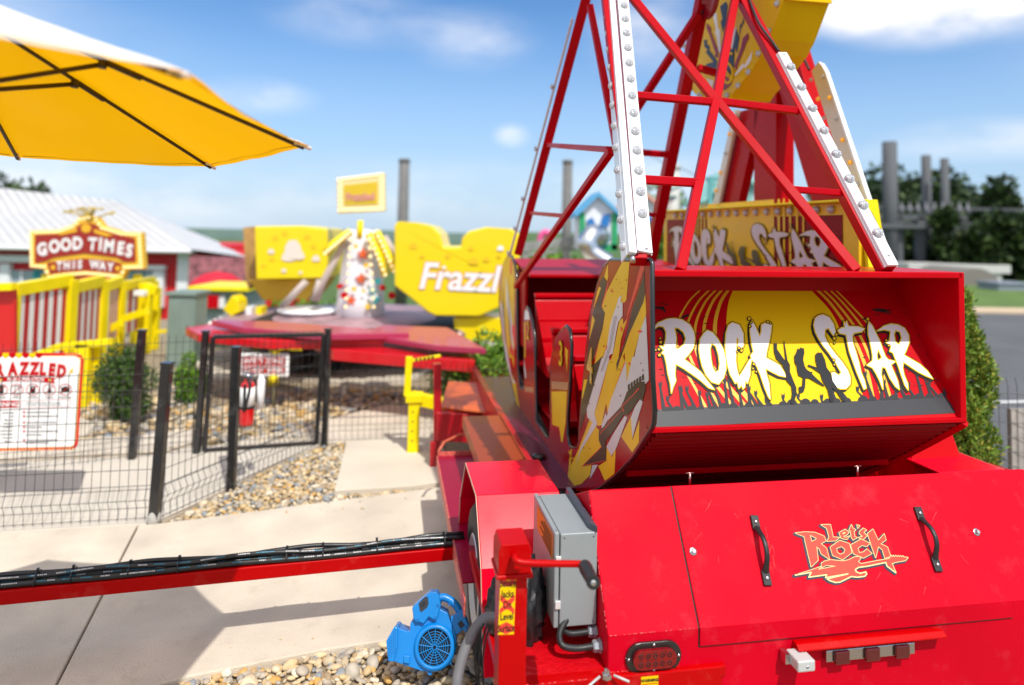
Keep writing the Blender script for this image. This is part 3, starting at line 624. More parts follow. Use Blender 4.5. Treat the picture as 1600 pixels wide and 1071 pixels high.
# black cables on the tower
b = MB(); b.tube(smooth2([pss(1240, 30)-U*.02, pss(1252, 65)-U*.02, pss(1258, 85)-U*.02, pss(1272, 110)-U*.03], 8), .007, 8); b.tube(smooth2([ps(1258, -20, 2.28), ps(1262, 30, 2.28), ps(1256, 60, 2.28)], 6), .012, 8)
b.islands('tower_cable', BLKR, TR)
b = MB(); b.tube(smooth2([ps(1340, 315, 1.99), ps(1352, 322, 1.99), ps(1366, 345, 1.99), ps(1376, 375, 1.99), ps(1382, 384, 1.99)], 8), .007, 8); b.build('strip_cable', BLKR, TR)
# ================================================ THE SWINGING BENCH CAR
GC = thing('swinging_bench_car', T(1.4, 3.2, .6), 'red swinging bench car with numbered flame-painted side, banner back and lattice hanger arms', 'ride car')
G0, G1, GT = .83, 1.958, 2.10
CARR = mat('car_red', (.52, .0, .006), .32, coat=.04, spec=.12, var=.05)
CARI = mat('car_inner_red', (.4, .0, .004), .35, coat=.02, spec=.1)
# frame round the banner recess
zb, zt = 1.072, 1.578
b = MB()
b.tbox(G0, G1+.012, GT-.004, GT+.30, zt-.022, zt); b.build('top_lip', CARR, GC, .004)
b = MB(); b.tbox(G1-.004, G1+.02, GT-.004, GT+.345, zb-.0, zt); b.tbox(G1-.004, G1+.02, GT+.345, GT+2.6, .95, 1.22); b.build('far_side_wall', CARR, GC, .004)
b = MB(); b.tbox(G0, G1+.02, GT-.004, GT+.016, zb-.012, zb+.004); b.build('lower_lip', CARR, GC, .003)
pB, pT_ = T(0, GT+.012, zb+.004), T(0, GT+.34, zt-.02)
pd = (pT_-pB).normalized(); pn = pd.cross(U).normalized()
if pn.dot(Wd) > 0: pn = -pn
b = MB(); b.quad(pB+U*G0, pB+U*G1, pT_+U*G1, pT_+U*G0); b.quad(pB+U*G0-pn*.01, pT_+U*G0-pn*.01, pT_+U*G1-pn*.01, pB+U*G1-pn*.01); ban = b.build('banner_panel', mat('banner_red', (.52, .0, .005), .5, spec=.15, var=.05), GC)
def bn(x, y): return onp(x, y, pB, pn)
# corrugated underside
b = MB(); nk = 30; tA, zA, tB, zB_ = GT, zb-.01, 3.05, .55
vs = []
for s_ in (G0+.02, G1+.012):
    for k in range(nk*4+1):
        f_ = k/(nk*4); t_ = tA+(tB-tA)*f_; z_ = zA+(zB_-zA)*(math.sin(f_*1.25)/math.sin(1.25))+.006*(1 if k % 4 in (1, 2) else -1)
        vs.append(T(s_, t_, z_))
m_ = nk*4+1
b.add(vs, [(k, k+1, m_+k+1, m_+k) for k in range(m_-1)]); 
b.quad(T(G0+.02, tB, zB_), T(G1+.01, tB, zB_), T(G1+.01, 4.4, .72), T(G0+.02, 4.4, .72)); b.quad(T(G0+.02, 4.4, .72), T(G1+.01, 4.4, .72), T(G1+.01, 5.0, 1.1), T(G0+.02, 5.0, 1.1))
b.build('underside', mat('underside_shaded_red', (.2, .0, .003), .4, coat=.02, spec=.15), GC)  # red darkened so that the underside's shade sits in its colour
b = MB(); b.prism([[T(G1+.012, GT, zb), T(G1+.012, 2.7, .72), T(G1+.012, 3.05, .56), T(G1+.012, 4.4, .72), T(G1+.012, 5., 1.1), T(G1+.012, 4.5, 1.1)]], -U*.02); b.build('hull_side', CARR, GC)
b = MB(); hp_ = [T(G1+.016, GT+(3.05-GT)*f_, zb-.01+(.55-zb)*(math.sin(f_*1.25)/math.sin(1.25))-.004) for f_ in np.linspace(0, 1, 12)]; b.tube(hp_, .014, 4, True, False); b.build('hull_rim', CARR, GC)
# benches seen through the open side
SEA = CARR
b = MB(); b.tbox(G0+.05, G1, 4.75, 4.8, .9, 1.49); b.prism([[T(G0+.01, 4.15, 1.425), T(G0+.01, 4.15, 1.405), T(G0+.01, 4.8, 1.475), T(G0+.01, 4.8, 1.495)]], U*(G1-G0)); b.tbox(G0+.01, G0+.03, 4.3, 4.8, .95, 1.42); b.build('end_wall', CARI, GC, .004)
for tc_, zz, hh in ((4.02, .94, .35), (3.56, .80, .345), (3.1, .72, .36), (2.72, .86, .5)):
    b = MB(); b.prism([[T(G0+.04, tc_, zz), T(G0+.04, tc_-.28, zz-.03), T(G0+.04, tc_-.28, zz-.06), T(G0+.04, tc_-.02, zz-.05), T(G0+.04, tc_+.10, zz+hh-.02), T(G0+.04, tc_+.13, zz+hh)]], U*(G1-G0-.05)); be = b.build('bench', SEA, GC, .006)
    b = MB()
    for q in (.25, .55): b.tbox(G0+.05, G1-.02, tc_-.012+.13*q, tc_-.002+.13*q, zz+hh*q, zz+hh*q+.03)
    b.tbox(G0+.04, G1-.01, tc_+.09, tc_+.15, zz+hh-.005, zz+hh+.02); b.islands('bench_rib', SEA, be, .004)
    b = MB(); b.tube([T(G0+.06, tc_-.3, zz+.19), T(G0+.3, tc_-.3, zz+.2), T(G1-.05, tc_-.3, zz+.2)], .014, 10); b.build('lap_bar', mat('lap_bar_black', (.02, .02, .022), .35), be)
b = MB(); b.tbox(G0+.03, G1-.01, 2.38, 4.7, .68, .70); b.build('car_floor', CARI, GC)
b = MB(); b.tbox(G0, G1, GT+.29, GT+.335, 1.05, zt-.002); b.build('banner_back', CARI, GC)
# the painted side plate
PO = [(1013.5,407.5),(1016,412),(1017,590),(1020,640),(1019,660),(1016,669),(988.5,713),(960,745),(936,763),(916,770),(896,769),(882,763),(872,753),(860,733),(850,723),(831,697),(816,664),(805,626),(793.6,574),(784,522),(779,473),(780.6,436),(786,412),(793.6,399),(798,400),(803,412),(806,430),(807,473),(807.5,529),(808,575),(812,606),(815,611),(819,604),(819,560),(817.5,500),(819,486),(822.8,480),(826,485),(830,500),(834,529),(836,604),(836.6,658),(845,670),(853,684),(857,685),(859,670),(860,567),(866.5,533),(876,517),(883.3,510),(889,516),(891.5,540),(889,604),(886,650),(885,679),(888,695),(891,700),(900,701),(904,692),(904,679),(909.5,611),(913,574),(917,529),(924.4,477),(932,447),(937,432),(943,417),(952,407)]
def pl_(x, y): return ps(x, y, G0-.012)
b = MB(); b.prism([[pl_(*q) for q in PO]], U*.014); plt = b.build('side_plate', mat('plate_maroon', (.36, .0, .004), .22, coat=.12, spec=.2), GC, .0015, 1)
b = MB(); cl_ = [pl_(*q)+U*.007 for q in PO]+[pl_(*PO[0])+U*.007]; b.tube(cl_, .0085, 8, False); b.build('edge_trim', BLKS, plt)
def e3(x, y): return pl_(900+x/5.954, 400+y/5.95)
def f3(x, y): return pl_(860+x/4.98, 560+y/4.98)
def clipto(poly, clip):
    from functools import reduce
    ar = sum(clip[i][0]*clip[(i+1) % len(clip)][1]-clip[(i+1) % len(clip)][0]*clip[i][1] for i in range(len(clip)))
    out_ = poly
    hull = clip
    for i in range(len(hull)):
        a, c = hull[i], hull[(i+1) % len(hull)]
        f = lambda p: ((c[0]-a[0])*(p[1]-a[1])-(c[1]-a[1])*(p[0]-a[0]))*(1 if ar > 0 else -1)
        new = []
        for j in range(len(out_)):
            p, q = out_[j-1], out_[j]; fp, fq = f(p), f(q)
            if fq >= 0:
                if fp < 0: k = fp/(fp-fq); new.append((p[0]+(q[0]-p[0])*k, p[1]+(q[1]-p[1])*k))
                new.append(q)
            elif fp >= 0: k = fp/(fp-fq); new.append((p[0]+(q[0]-p[0])*k, p[1]+(q[1]-p[1])*k))
        out_ = new
        if len(out_) < 3: return None
    return out_
FINU = [(953,409.5),(1013,409.5),(1014.3,590),(1016.5,640),(1013.5,668),(992,702),(905,702),(909.5,620),(917,560),(926.5,487),(935,449),(945,422)]
FINL = [(888,702),(992,702),(986,711),(958,742.5),(935,760),(915,767),(897,766.5),(884,761),(876,752)]
def E_(l): return [(900+x/5.954, 400+y/5.95) for x, y in l]
def F_(l): return [(860+x/4.98, 560+y/4.98) for x, y in l]
def art(name, polys, k, m):
    b = MB()
    for i, p in enumerate(polys):
        for F0 in (FINU, FINL):
            q = clipto(p, F0)
            if q and len(q) > 2:
                try: b.sheet([[pl_(x, y)-U*(.0003*k+.00002*i) for x, y in q]])
                except Exception: pass
    b.build(name, m, plt, weld=False)
art('flame_red', [E_([(610,60),(655,60),(480,575),(415,960),(385,1075),(380,1075),(440,820),(470,580)]), E_([(245,200),(300,250),(285,345),(245,475),(280,530),(265,690),(180,960),(160,940),(250,600),(220,480),(270,300)]), F_([(400,0),(470,0),(355,430),(375,510),(200,850),(180,840),(330,500)]), F_([(480,0),(600,30),(450,480),(440,690),(490,790),(440,700)])], 1, ORGP)
art('flame_yellow', [E_([(265,200),(300,60),(300,200),(292,235)]), E_([(435,50),(500,50),(470,415),(445,440),(420,425),(392,470),(350,560),(320,650),(300,800),(245,970),(175,1008),(215,800),(272,540),(243,470),(290,330)]),
    E_([(150,545),(182,590),(150,760),(85,960),(80,850),(115,620)]), E_([(215,285),(235,300),(170,480),(150,490)]), E_([(685,175),(690,440),(600,700),(500,1080),(465,1080),(455,900),(385,1065),(380,1065),(500,720),(630,430)]),
    E_([(405,600),(440,580),(440,640),(480,580),(420,780),(380,1080),(290,1080),(320,980),(345,915)]),
    F_([(455,20),(530,-10),(520,90),(560,-30),(580,20),(470,330),(450,440),(435,350),(400,520),(370,530),(345,430),(400,250)]), F_([(585,-10),(650,-10),(590,250),(580,30)]),
    F_([(630,455),(640,640),(695,480),(690,700),(645,742),(552,610)]), F_([(440,690),(480,770),(510,700),(500,915),(430,965),(375,840),(435,800)]), F_([(245,845),(322,830),(310,910),(240,980),(118,1012),(150,860),(215,720),(310,470),(380,560),(400,690)]), F_([(235,370),(248,170),(290,165),(262,330)])], 2, YELD)
art('bolt_dark', [E_([(205,250),(250,195),(292,248),(270,345),(236,470),(272,532),(250,680),(170,950),(100,1065),(78,1000),(90,900),(178,600),(150,540),(205,420),(235,300)]),
    E_([(650,62),(675,62),(678,185),(630,430),(500,720),(410,960),(380,1080),(378,1000),(450,820),(530,475),(555,415),(620,220)]), F_([(290,165),(320,60),(350,40),(410,-20),(330,250),(285,400),(225,600),(240,360)])], 3, BRNP)
art('bolt_white', [E_([(675,500),(695,480),(695,1080),(515,1080),(600,700)]), F_([(590,20),(600,270),(550,380),(455,480),(437,470),(470,330)]), F_([(640,-10),(785,-10),(780,155),(745,200),(600,262),(588,230)]),
    F_([(700,320),(722,340),(680,480),(640,625),(630,460),(660,380)]), F_([(580,450),(602,460),(515,700),(478,762),(438,690),(510,560)]), F_([(372,830),(345,880),(308,942),(330,832)]), F_([(432,425),(450,480),(405,560),(400,520)])], 4, mat('bolt_grey_white', (.66, .64, .64), .36, coat=.1))
art('guitar_light', [E_([(430,365),(415,420),(438,440),(437,560),(397,615),(380,700),(345,912),(320,920),(290,985),(240,1080),(212,1080),(290,850),(320,650),(345,560),(385,450),(400,390)]),
    F_([(402,0),(462,0),(440,80),(345,432),(368,512),(240,720),(198,842),(240,690),(330,500),(290,460),(285,400),(330,250)])], 5, mat('guitar_grey_white', (.7, .68, .68), .36, coat=.1))
art('guitar_dark', [F_([(598,262),(680,190),(737,180),(747,230),(720,332),(692,318),(640,400),(600,445),(572,440),(500,560),(432,650),(438,800),(245,842),(400,690),(380,640),(380,572),(470,480),(560,372)])]+[F_([(607+i*22,250-i*15),(605+i*22,215-i*15),(612+i*22,200-i*15),(622+i*22,200-i*15),(624+i*22,245-i*15)]) for i in range(6)], 6, BRNP)
art('guitar_trim', [F_([(388,585),(470,497),(560,398),(562,402),(474,500),(390,592)]), F_([(556,372),(562,370),(578,415),(572,418)]), F_([(690,232),(699,236),(640,300),(560,380),(556,376),(640,292)]), F_([(398,690),(402,694),(258,836),(250,838)]), F_([(430,795),(434,799),(250,842),(252,836)]), E_([(630,705),(598,690),(575,705),(598,715)]), E_([(330,305),(345,325),(340,345),(328,330)]), E_([(420,655),(440,680),(432,705),(418,685)]), E_([(285,830),(295,845),(292,870),(284,860)]), E_([(408,245),(425,248),(415,258)]), E_([(490,990),(518,1000),(500,1020)])], 7, ORGP)
b = MB(); rr_ = random.Random(3)
for k in range(26):
    x, y = rr_.uniform(905, 1005), rr_.uniform(430, 745)
    q = clipto([(x, y), (x+rr_.uniform(1, 2), y-.6), (x+rr_.uniform(1.2, 2.4), y+1), (x+.6, y+rr_.uniform(1, 3))], FINU)
    if q: b.sheet([[pl_(*p)-U*.003 for p in q]])
b.build('paint_fleck', REDM, plt, weld=False)
# lower strings on the light guitar
b = MB()
for k in range(3): b.sheet([[e3(x, y)-U*.0021 for x, y in ribbon([(385-12*k, 560), (330-10*k, 850), (250-8*k, 1075)], 4, 3)]])
b.build('guitar_string', mat('string_grey', (.35, .33, .33), .4), plt, weld=False)
# fin one: streaked flames
decal('fin_yellow', [[(786,413),(793,402),(799,403),(803,416),(804,520),(803,575),(800,560),(796,560),(790,530),(783,470)], [(797,580),(806,600),(812,640),(818,665),(806,628)]], pl_, -U*.0003, YELD, plt)
decal('fin_white', [[(781,470),(786,480),(791,540),(800,590),(806,600),(801,598),(790,560)], [(790,430),(796,470),(801,510),(803,560),(798,520),(791,470)], [(799,600),(808,640),(805,626)]], pl_, -U*.0006, mat('fin_white', (.75, .72, .72), .4, coat=.1), plt)
decal('fin_red', [[(797,404),(801,408),(800,430),(797,428)], [(792,560),(799,585),(796,575)], [(800,505),(805,512),(804,540),(800,520)], [(797,535),(803,548),(803,560),(796,550)]], pl_, -U*.0009, ORGP, plt)
decal('fin_shadow', [[(786,440),(788,500),(793,550),(789,530),(785,480)], [(794,430),(797,500),(800,560),(796,520)]], pl_, -U*.0012, BRNP, plt)
# fin two and three
decal('fin_tip', [[(822.5,483),(826,489),(827.5,500),(819.5,500),(820,488)], [(819,560),(822,590),(821,592),(818.8,575)]], pl_, -U*.0003, WHP, plt)
decal('fin_streak', [[(819,503),(821,503),(821,560),(819.5,560)], [(883,542),(887.5,548),(886,582),(884,560)], [(862,612),(886,612),(884,660),(879,692),(877,690),(874,668),(863,664)]], pl_, -U*.0006, YELD, plt)
decal('fin_streak', [[(820,604),(834,606),(834,614),(820,612)], [(862,596),(888,598),(887,610),(862,608)]], pl_, -U*.0009, mat('tan_sheen', (.5, .25, .12), .35, coat=.1), plt)
def digit(ch, c, size, sx=1.0):
    P = pl_(*c); o = text('seat_number_shadow', ch, P, -Wd, Z, size*1.02, REDM if ch != '4' else YELP, plt, bold=.004, sx=sx, off=-.0)
    o.location = -U*.0031
    o = text('seat_number', ch, P, -Wd, Z, size, YELP if ch != '4' else mat('number_tan', (.78, .5, .12), .3), plt, bold=.002, sx=sx); o.location = -U*.0038
digit('2', (826, 518), .15); digit('3', (877.5, 555), .165); digit('4', (923, 574), .2, .8)
decal('fin_scroll', [ribbon(smooth2([(889,705),(892,712),(890,720),(896,716),(899,724),(893,728),(890,735)], 4), 1.4), [(892,702),(894,702),(891,744),(888,742)]], pl_, -U*.0013, YELD, plt)
b = MB(); b.sheet([[pl_(x, y)-U*.0014 for x, y in [(878,742),(882,762),(875,756)]]]); b.build('fin_streak', YELD, plt, weld=False)
# ---------- banner artwork
def z1(l): return [(1015+x/4.464, 430+y/4.464) for x, y in l]
def z2(l): return [(1255+x/4.46, 430+y/4.46) for x, y in l]
def curve(pts): return [tuple(p) for p in smooth2([V(p) for p in pts], 8)]
sun_l = curve([(1147,449),(1137,480),(1136,530),(1150,580),(1188,634)]); sun_r = curve([(1263,449),(1300,490),(1322,540),(1340,590),(1352,634)])
def under(l): return [(x, min(y, 645)) for x, y in l]
decal('banner_sun', [sun_l+sun_r[::-1]], bn, pn*.0004, YELP, ban)
st_ = []
for a_, m_, c_, w in ((1099,1057,1103,3.2),(1113,1073,1126,3.6),(1123,1086,1146,4),(1132,1100,1166,5),(1141,1117,1180,6)):
    st_.append(ribbon(curve([(a_,449),((a_+m_)/2-4,475),(m_,515),(m_+8,565),(c_,637)]), w*.7, w*1.3))
for a_, m_, c_, w in ((1272,1329,1367,5),(1282,1341,1383,4.2),(1292,1353,1396,3.4),(1301,1366,1406,2.8)):
    st_.append(ribbon(curve([(a_,449),(a_+26,475),(m_,520),(m_+24,575),(c_,637)]), w*.7, w*1.2))
decal('banner_ray', st_, bn, pn*.0007, mat('ray_yellow', (.8, .46, .02), .4), ban)
# dark scratches
rr_ = random.Random(11); sc_ = []
for k in range(70):
    side = rr_.random() < .5; x = rr_.uniform(1022, 1130) if side else rr_.uniform(1345, 1460); y = rr_.uniform(470, 610)
    if not side and x > 1395+(y-450)*.55: continue
    ln = rr_.uniform(3, 11); sc_.append([(x, y), (x+ln*.4, y-rr_.uniform(.3, 1.1)), (x+ln, y+rr_.uniform(0, 1.2)), (x+ln*.5, y+rr_.uniform(.6, 1.6))])
sc_ += [z1([(10,215),(60,222),(95,218),(120,268),(80,240),(30,232)]), z1([(215,295),(270,270),(275,285),(235,305)]), z2([(470,240),(530,233),(625,248),(560,262),(500,252)]), z2([(540,265),(625,275),(600,262)])]
decal('banner_scratch', sc_, bn, pn*.001, DRKP, ban)
GRYB = [(1020,641),(1187,632),(1345,626),(1486,614),(1486,644),(1500,647),(1019,669)]
decal('banner_ground', [[(1012,641.5),(1100,637),(1187,633),(1345,627),(1440,620),(1476,618),(1486,632),(1493,646),(1010,670)]], bn, pn*.0013, GRYP, ban)
crowd = []
rr_ = random.Random(5)
def basey(x): return 641-(x-1020)*.0505
k_ = 1024
while k_ < 1480:
    x = k_; mid = 1192 < x < 1332; y = basey(x)+3; h = rr_.uniform(22, 46)*(.55 if mid else 1); ln = rr_.uniform(-14, -3) if x < 1330 else rr_.uniform(-16, 2)
    k_ += rr_.uniform(8, 15)*(2.4 if mid else 1)
    tx, ty = x+ln, y-h
    crowd.append([(x-3.2, y), (tx-1.4, ty+8), (tx-2.6, ty+4), (tx-2.4, ty-3), (tx-1.3, ty+1), (tx, ty-.5), (tx+1.2, ty+.5), (tx+2.2, ty-3.5), (tx+2.8, ty+3), (tx+1.8, ty+8), (x+3.2, y)])
for k in range(26):
    x = 1024+k*17.8+rr_.uniform(-4, 4); r_ = rr_.uniform(5, 8.5)
    if x < 1476: crowd.append([(x+r_*math.cos(a), basey(x)+3-r_*1.05*math.sin(a)) for a in np.linspace(0, math.pi, 9)])
def layered(name, polys, fn, nv, z0, m, parent):
    b = MB()
    for i, p in enumerate(polys):
        lo = p if isinstance(p[0][0], (tuple, list)) else [p]
        try: b.sheet([[fn(x, y)+nv*(z0+i*.00001) for x, y in l] for l in lo])
        except Exception: pass
    return b.build(name, m, parent, weld=False)
layered('crowd_print', crowd, bn, pn, .0014, mat('crowd_grey', (.04, .04, .045), .5, spec=.15), ban)
RS = [
 [z1([(10,390),(60,335),(120,310),(170,305),(225,315),(280,350),(308,400),(315,450),(305,510),(270,560),(240,590),(300,635),(355,680),(400,740),(450,803),(410,790),(355,740),(300,700),(235,655),(180,625),(175,700),(182,740),(160,790),(150,828),(143,760),(125,690),(115,620),(100,560),(80,548),(97,530),(70,500),(98,505),(110,450),(112,400),(95,365),(60,360),(25,385)]), z1([(172,372),(200,375),(235,405),(250,450),(235,490),(195,520),(180,510),(185,440)])],
 [z1([(400,388),(440,405),(475,450),(512,520),(530,590),(532,660),(515,720),(480,765),(430,750),(390,700),(365,640),(350,580),(342,520),(350,450),(375,410)]), z1([(430,480),(460,500),(478,560),(486,620),(480,670),(455,680),(435,640),(425,580),(420,520)])],
 [z1([(575,333),(625,352),(652,410),(655,490),(650,505),(625,516),(610,500),(618,455),(606,440),(600,600),(608,660),(622,712),(655,660),(690,600),(712,580),(700,640),(700,700),(680,760),(665,742),(662,785),(648,800),(640,770),(620,795),(610,750),(595,760),(560,700),(540,630),(528,560),(525,480),(530,410),(545,355)])],
 [z1([(712,320),(740,370),(765,432),(775,400),(778,350),(800,338),(850,350),(845,400),(835,460),(815,540),(810,580),(850,600),(905,632),(930,670),(952,715),(900,705),(850,680),(805,655),(815,700),(832,760),(840,872),(825,850),(800,790),(770,700),(745,640),(715,600),(700,565),(722,540),(705,470),(698,400),(700,340)])],
 [z2([(80,305),(100,288),(135,278),(180,298),(210,345),(222,400),(210,428),(190,402),(172,375),(150,385),(148,430),(175,490),(220,550),(270,610),(310,670),(328,720),(325,765),(295,797),(255,797),(215,780),(200,740),(192,685),(215,680),(245,702),(262,682),(245,655),(220,610),(180,550),(140,500),(105,450),(80,400),(70,350)])],
 [z2([(238,388),(265,370),(285,368),(280,325),(295,345),(300,322),(312,360),(380,363),(425,378),(405,400),(350,410),(340,430),(345,480),(365,540),(385,610),(400,680),(425,740),(436,792),(420,800),(395,740),(370,680),(345,610),(320,540),(305,470),(295,420),(250,410)])],
 [z2([(455,330),(478,355),(500,400),(530,460),(550,520),(570,570),(588,592),(640,606),(608,630),(630,680),(655,740),(667,802),(640,780),(600,720),(570,650),(545,645),(540,690),(550,740),(552,800),(530,740),(505,690),(480,650),(440,632),(480,600),(480,560),(465,480),(450,420),(448,370)]), z2([(520,520),(545,580),(515,600),(510,560)])],
 [z2([(512,393),(560,358),(610,343),(660,350),(705,375),(732,420),(737,470),(715,530),(700,560),(750,590),(810,625),(860,670),(902,727),(850,705),(800,680),(740,640),(695,610),(690,650),(700,700),(725,760),(728,805),(705,770),(680,700),(660,640),(640,590),(622,545),(600,535),(610,500),(572,470),(598,462),(600,440),(605,395),(560,385)]), z2([(640,390),(670,400),(682,440),(665,490),(640,470),(630,420)])],
]
FIG = [z1([(862,480),(885,482),(885,520),(925,580),(945,604),(930,465),(936,465),(958,600),(975,630),(975,680),(995,730),(1020,790),(1020,840),(1000,902),(980,902),(990,830),(985,780),(950,740),(945,690),(925,630),(880,590),(865,540)]),
 z1([(1020,545),(1030,515),(1042,525),(1048,508),(1060,516),(1072,514),(1076,545),(1070,572),(1068,600),(1078,640),(1090,662),(1116,680),(1155,720),(1200,760),(1215,775),(1212,782),(1160,755),(1110,725),(1084,722),(1080,790),(1070,820),(1040,832),(1036,785),(1060,780),(1065,720),(1034,705),(1022,650),(1018,600),(1026,660),(1008,610),(1005,570)]),
 z2([(80,560),(95,545),(125,545),(148,595),(160,650),(190,690),(200,740),(240,800),(275,840),(292,886),(270,886),(230,820),(195,790),(207,887),(185,887),(165,800),(130,740),(115,690),(60,652),(28,640),(32,628),(95,650),(82,600)]), z2([(0,672),(60,680),(60,690),(20,694),(0,690)])]
DROPS = [[(x+r_*math.cos(a), y+r_*math.sin(a)) for a in np.linspace(0, 2*math.pi, 9)[:-1]] for x, y, r_ in ((1032,536,2.5),(1029,547,2),(1030,556,2.5),(1024,548,1.4),(1031,530,1.5),(1154,545,1.8),(1158,549,2.2),(1151,551,1.4),(1170,499,2.6),(1173,505,1.5),(1171,511,2),(1199,504,2),(1203,506,1.6),(1303,530,2.6),(1306,524,2),(1303,537,1.2),(1355,500,2.4),(1384,533,1.8),(1388,541,1.6),(1177,570,2),(1176,577,1.5),(1302,564,2),(1303,571,1.4),(1181,582,1.4))]
def letters(parent, fn, nv, z0, dark, yel, wht, unit=1.0):
    for j, (nm, grow, m, dx, dy) in enumerate((('letter_shadow', 2.2, dark, -1.7, 2.4), ('letter_outline', 2.3, dark, 0, 0), ('letter_glow', 1.15, yel, 0, 0), ('letter_fill', 0, wht, 0, 0))):
        b = MB()
        for i, v in enumerate(RS):
            lo = [[(x+dx, y+dy) for x, y in l] for l in v]
            if grow: outline(b, lo, grow, fn, nv, z0+j*.0007*unit+i*.00002)
            else: b.sheet([[fn(x, y)+nv*(z0+j*.0007*unit) for x, y in offset(l, -.45 if q == 0 else .45)] for q, l in enumerate(lo)])
        b.islands(nm, m, parent) if not grow else b.build(nm, m, parent, weld=False)
    b = [offset(d_, 1.1) for d_ in DROPS]; layered('drip_outline', b, fn, nv, z0+.0024*unit, dark, parent)
    layered('drip_fill', [offset(d_, -.2) for d_ in DROPS], fn, nv, z0+.0027*unit, yel, parent)
letters(ban, bn, pn, .0019, DRKP, YELP, WHP)
layered('musician_print', FIG, bn, pn, .0050, mat('figure_grey', (.03, .03, .033), .5, spec=.12), ban)
# the same lettering on the board beside the car
nb = -U
sq = [(1200,448),(1345,448),(1345,652),(1200,652)]
decal('banner_sun', [[(1148,440),(1318,440),(1318,655),(1148,655)]], bf, nb*.004, YELD, bd)
decal('banner_ray', [[(x, 440), (x+w, 440), (x+w, 655), (x, 655)] for x, w in ((1108,4),(1117,4),(1127,5),(1138,5),(1326,5),(1337,4),(1349,4),(1362,4),(1374,3))], bf, nb*.006, YELD, bd)
WHP_SHADE = mat('shaded_white_print', (.62, .56, .62), .35)  # white letters of the board, their shade put into a lilac tone
letters(bd, bf, nb, .008, DRKP, mat('ochre_print', (.6, .36, .03), .4), WHP_SHADE, 2.2)
layered('musician_print', FIG, bf, nb, .018, BRNP, bd)
layered('banner_scratch', [[(x, y-6) for x, y in p] for p in sc_[:40]], bf, nb, .0075, DRKP, bd)
# ---------- hanger arms
arm_a, arm_b = T(.98, 3.2, 3.12), T(1.585, 3.2, 3.16)
NL, FL = T(.80, 2.12, 1.585), T(.775, 4.3, 1.57)
NR, FR = T(1.80, 2.12, 1.565), T(1.62, 4.15, 1.56)
def L_(a, c, k): return a+(c-a)*k
def pp(pa, pb, pc):
    n_ = (pb-pa).cross(pc-pa).normalized(); return lambda x, y: onp(x, y, pa, n_)
near = pp(NL, NR, (arm_a+arm_b)/2); left = pp(NL, FL, arm_a); right = pp(NR, FR, arm_b); far = pp(FL, FR, (arm_a+arm_b)/2)
ARM = []
w1 = .05; w2 = .034
def bar(f, a, c, w=.034, nm='arm_beam'):
    ARM.append((f(*a), f(*c), w))
near_l = (near(938, -95), near(1000, 408)); near_r = (near(1103, -110), near(1388, 424))
bar(near, (938,-95), (998,410), w1); bar(near, (1103,-110), (1386,424), w1)
bar(near, (960,-38), (1120,160), w2); bar(near, (1118,156), (1338,424), w2)
bar(near, (1152,-20), (1118,160), w2); bar(near, (1118,158), (1062,424), w2)
bar(near, (990,149), (1118,160), w2*.85); bar(near, (1118,158), (1246,174), w2*.85)
bar(near, (1003,281), (1090,286), w2*.9); bar(near, (1235,296), (1312,302), w2*.7)
bar(left, (942,-100), (810,396), w1); bar(left, (922,10), (985,340), .03); bar(left, (856,227), (952,234), w2*.75); bar(left, (827,333), (886,338), w2*.6)
bar(left, (955,236), (806,448), w2*.85)
bar(right, (1117,-95), (1016,405), w1*1.25); bar(far, (1091,22), (990,178), w2*1.1); bar(far, (945,234), (1048,242), w2); bar(far, (990,330), (1040,340), w2*.6); bar(far, (1090,106), (1125,116), w2)
b = MB()
for i_, (a_, c_, w) in enumerate(ARM):
    b = MB(); b.beam(a_, c_, w, w, V((0, -1, .1)) if i_ < 12 else U); b.build('hanger_beam', REDF, GC, .003)
b = MB(); b.tube([arm_a-U*.12, arm_b+U*.35], .06, 20); b.lathe(arm_a-U*.02, U, [(.1, 0), (.1, .05)], 24)
P = ps(1110, -2, 1.62); b.lathe(P, -U, [(.0005, 0), (.11, 0), (.11, .02), (.10, .025), (.04, .03), (.035, .05), (.0005, .05)], 30); b.build('axle', mat('axle_maroon', (.3, .004, .02), .35, coat=.5), GC)
# white light strips
def strip(nm, a, c, wd, side, up, n, off0, off1, rbulb, m=WHT, nrm=None):
    d = (c-a).normalized(); x = side
    b = MB(); b.box(a-x*wd/2, x*wd, up*.012, c-a); o = b.build(nm, m, GC, .0015)
    b = MB(); b.box(a-x*wd/2-x*.003, x*.003, up*.0125-up*.02, c-a) ; b.box(a+x*wd/2, x*.003, up*.0125-up*.02, c-a)
    o2 = b.islands('strip_edge', m, o)
    lens_bulbs('bulb', [a+(c-a)*(off0+(off1-off0)*i/(n-1))+up*.012 for i in range(n)], up, rbulb, BULB, o)
    return o
def facing(d): return (V((-.25, -1, 0))-d*V((-.25, -1, 0)).dot(d)).normalized()
a_, c_ = near(966, -30)-Wd*.03, near(1001, 396)-Wd*.03
d = (c_-a_).normalized(); up = (-Wd-d*(-Wd).dot(d)).normalized(); sd_2 = d.cross(up).normalized()
if sd_2.dot(U) < 0: sd_2 = -sd_2
o = strip('light_strip', a_-sd_2*.0, c_, .052, sd_2, up, 14, .085, .90, .0175)
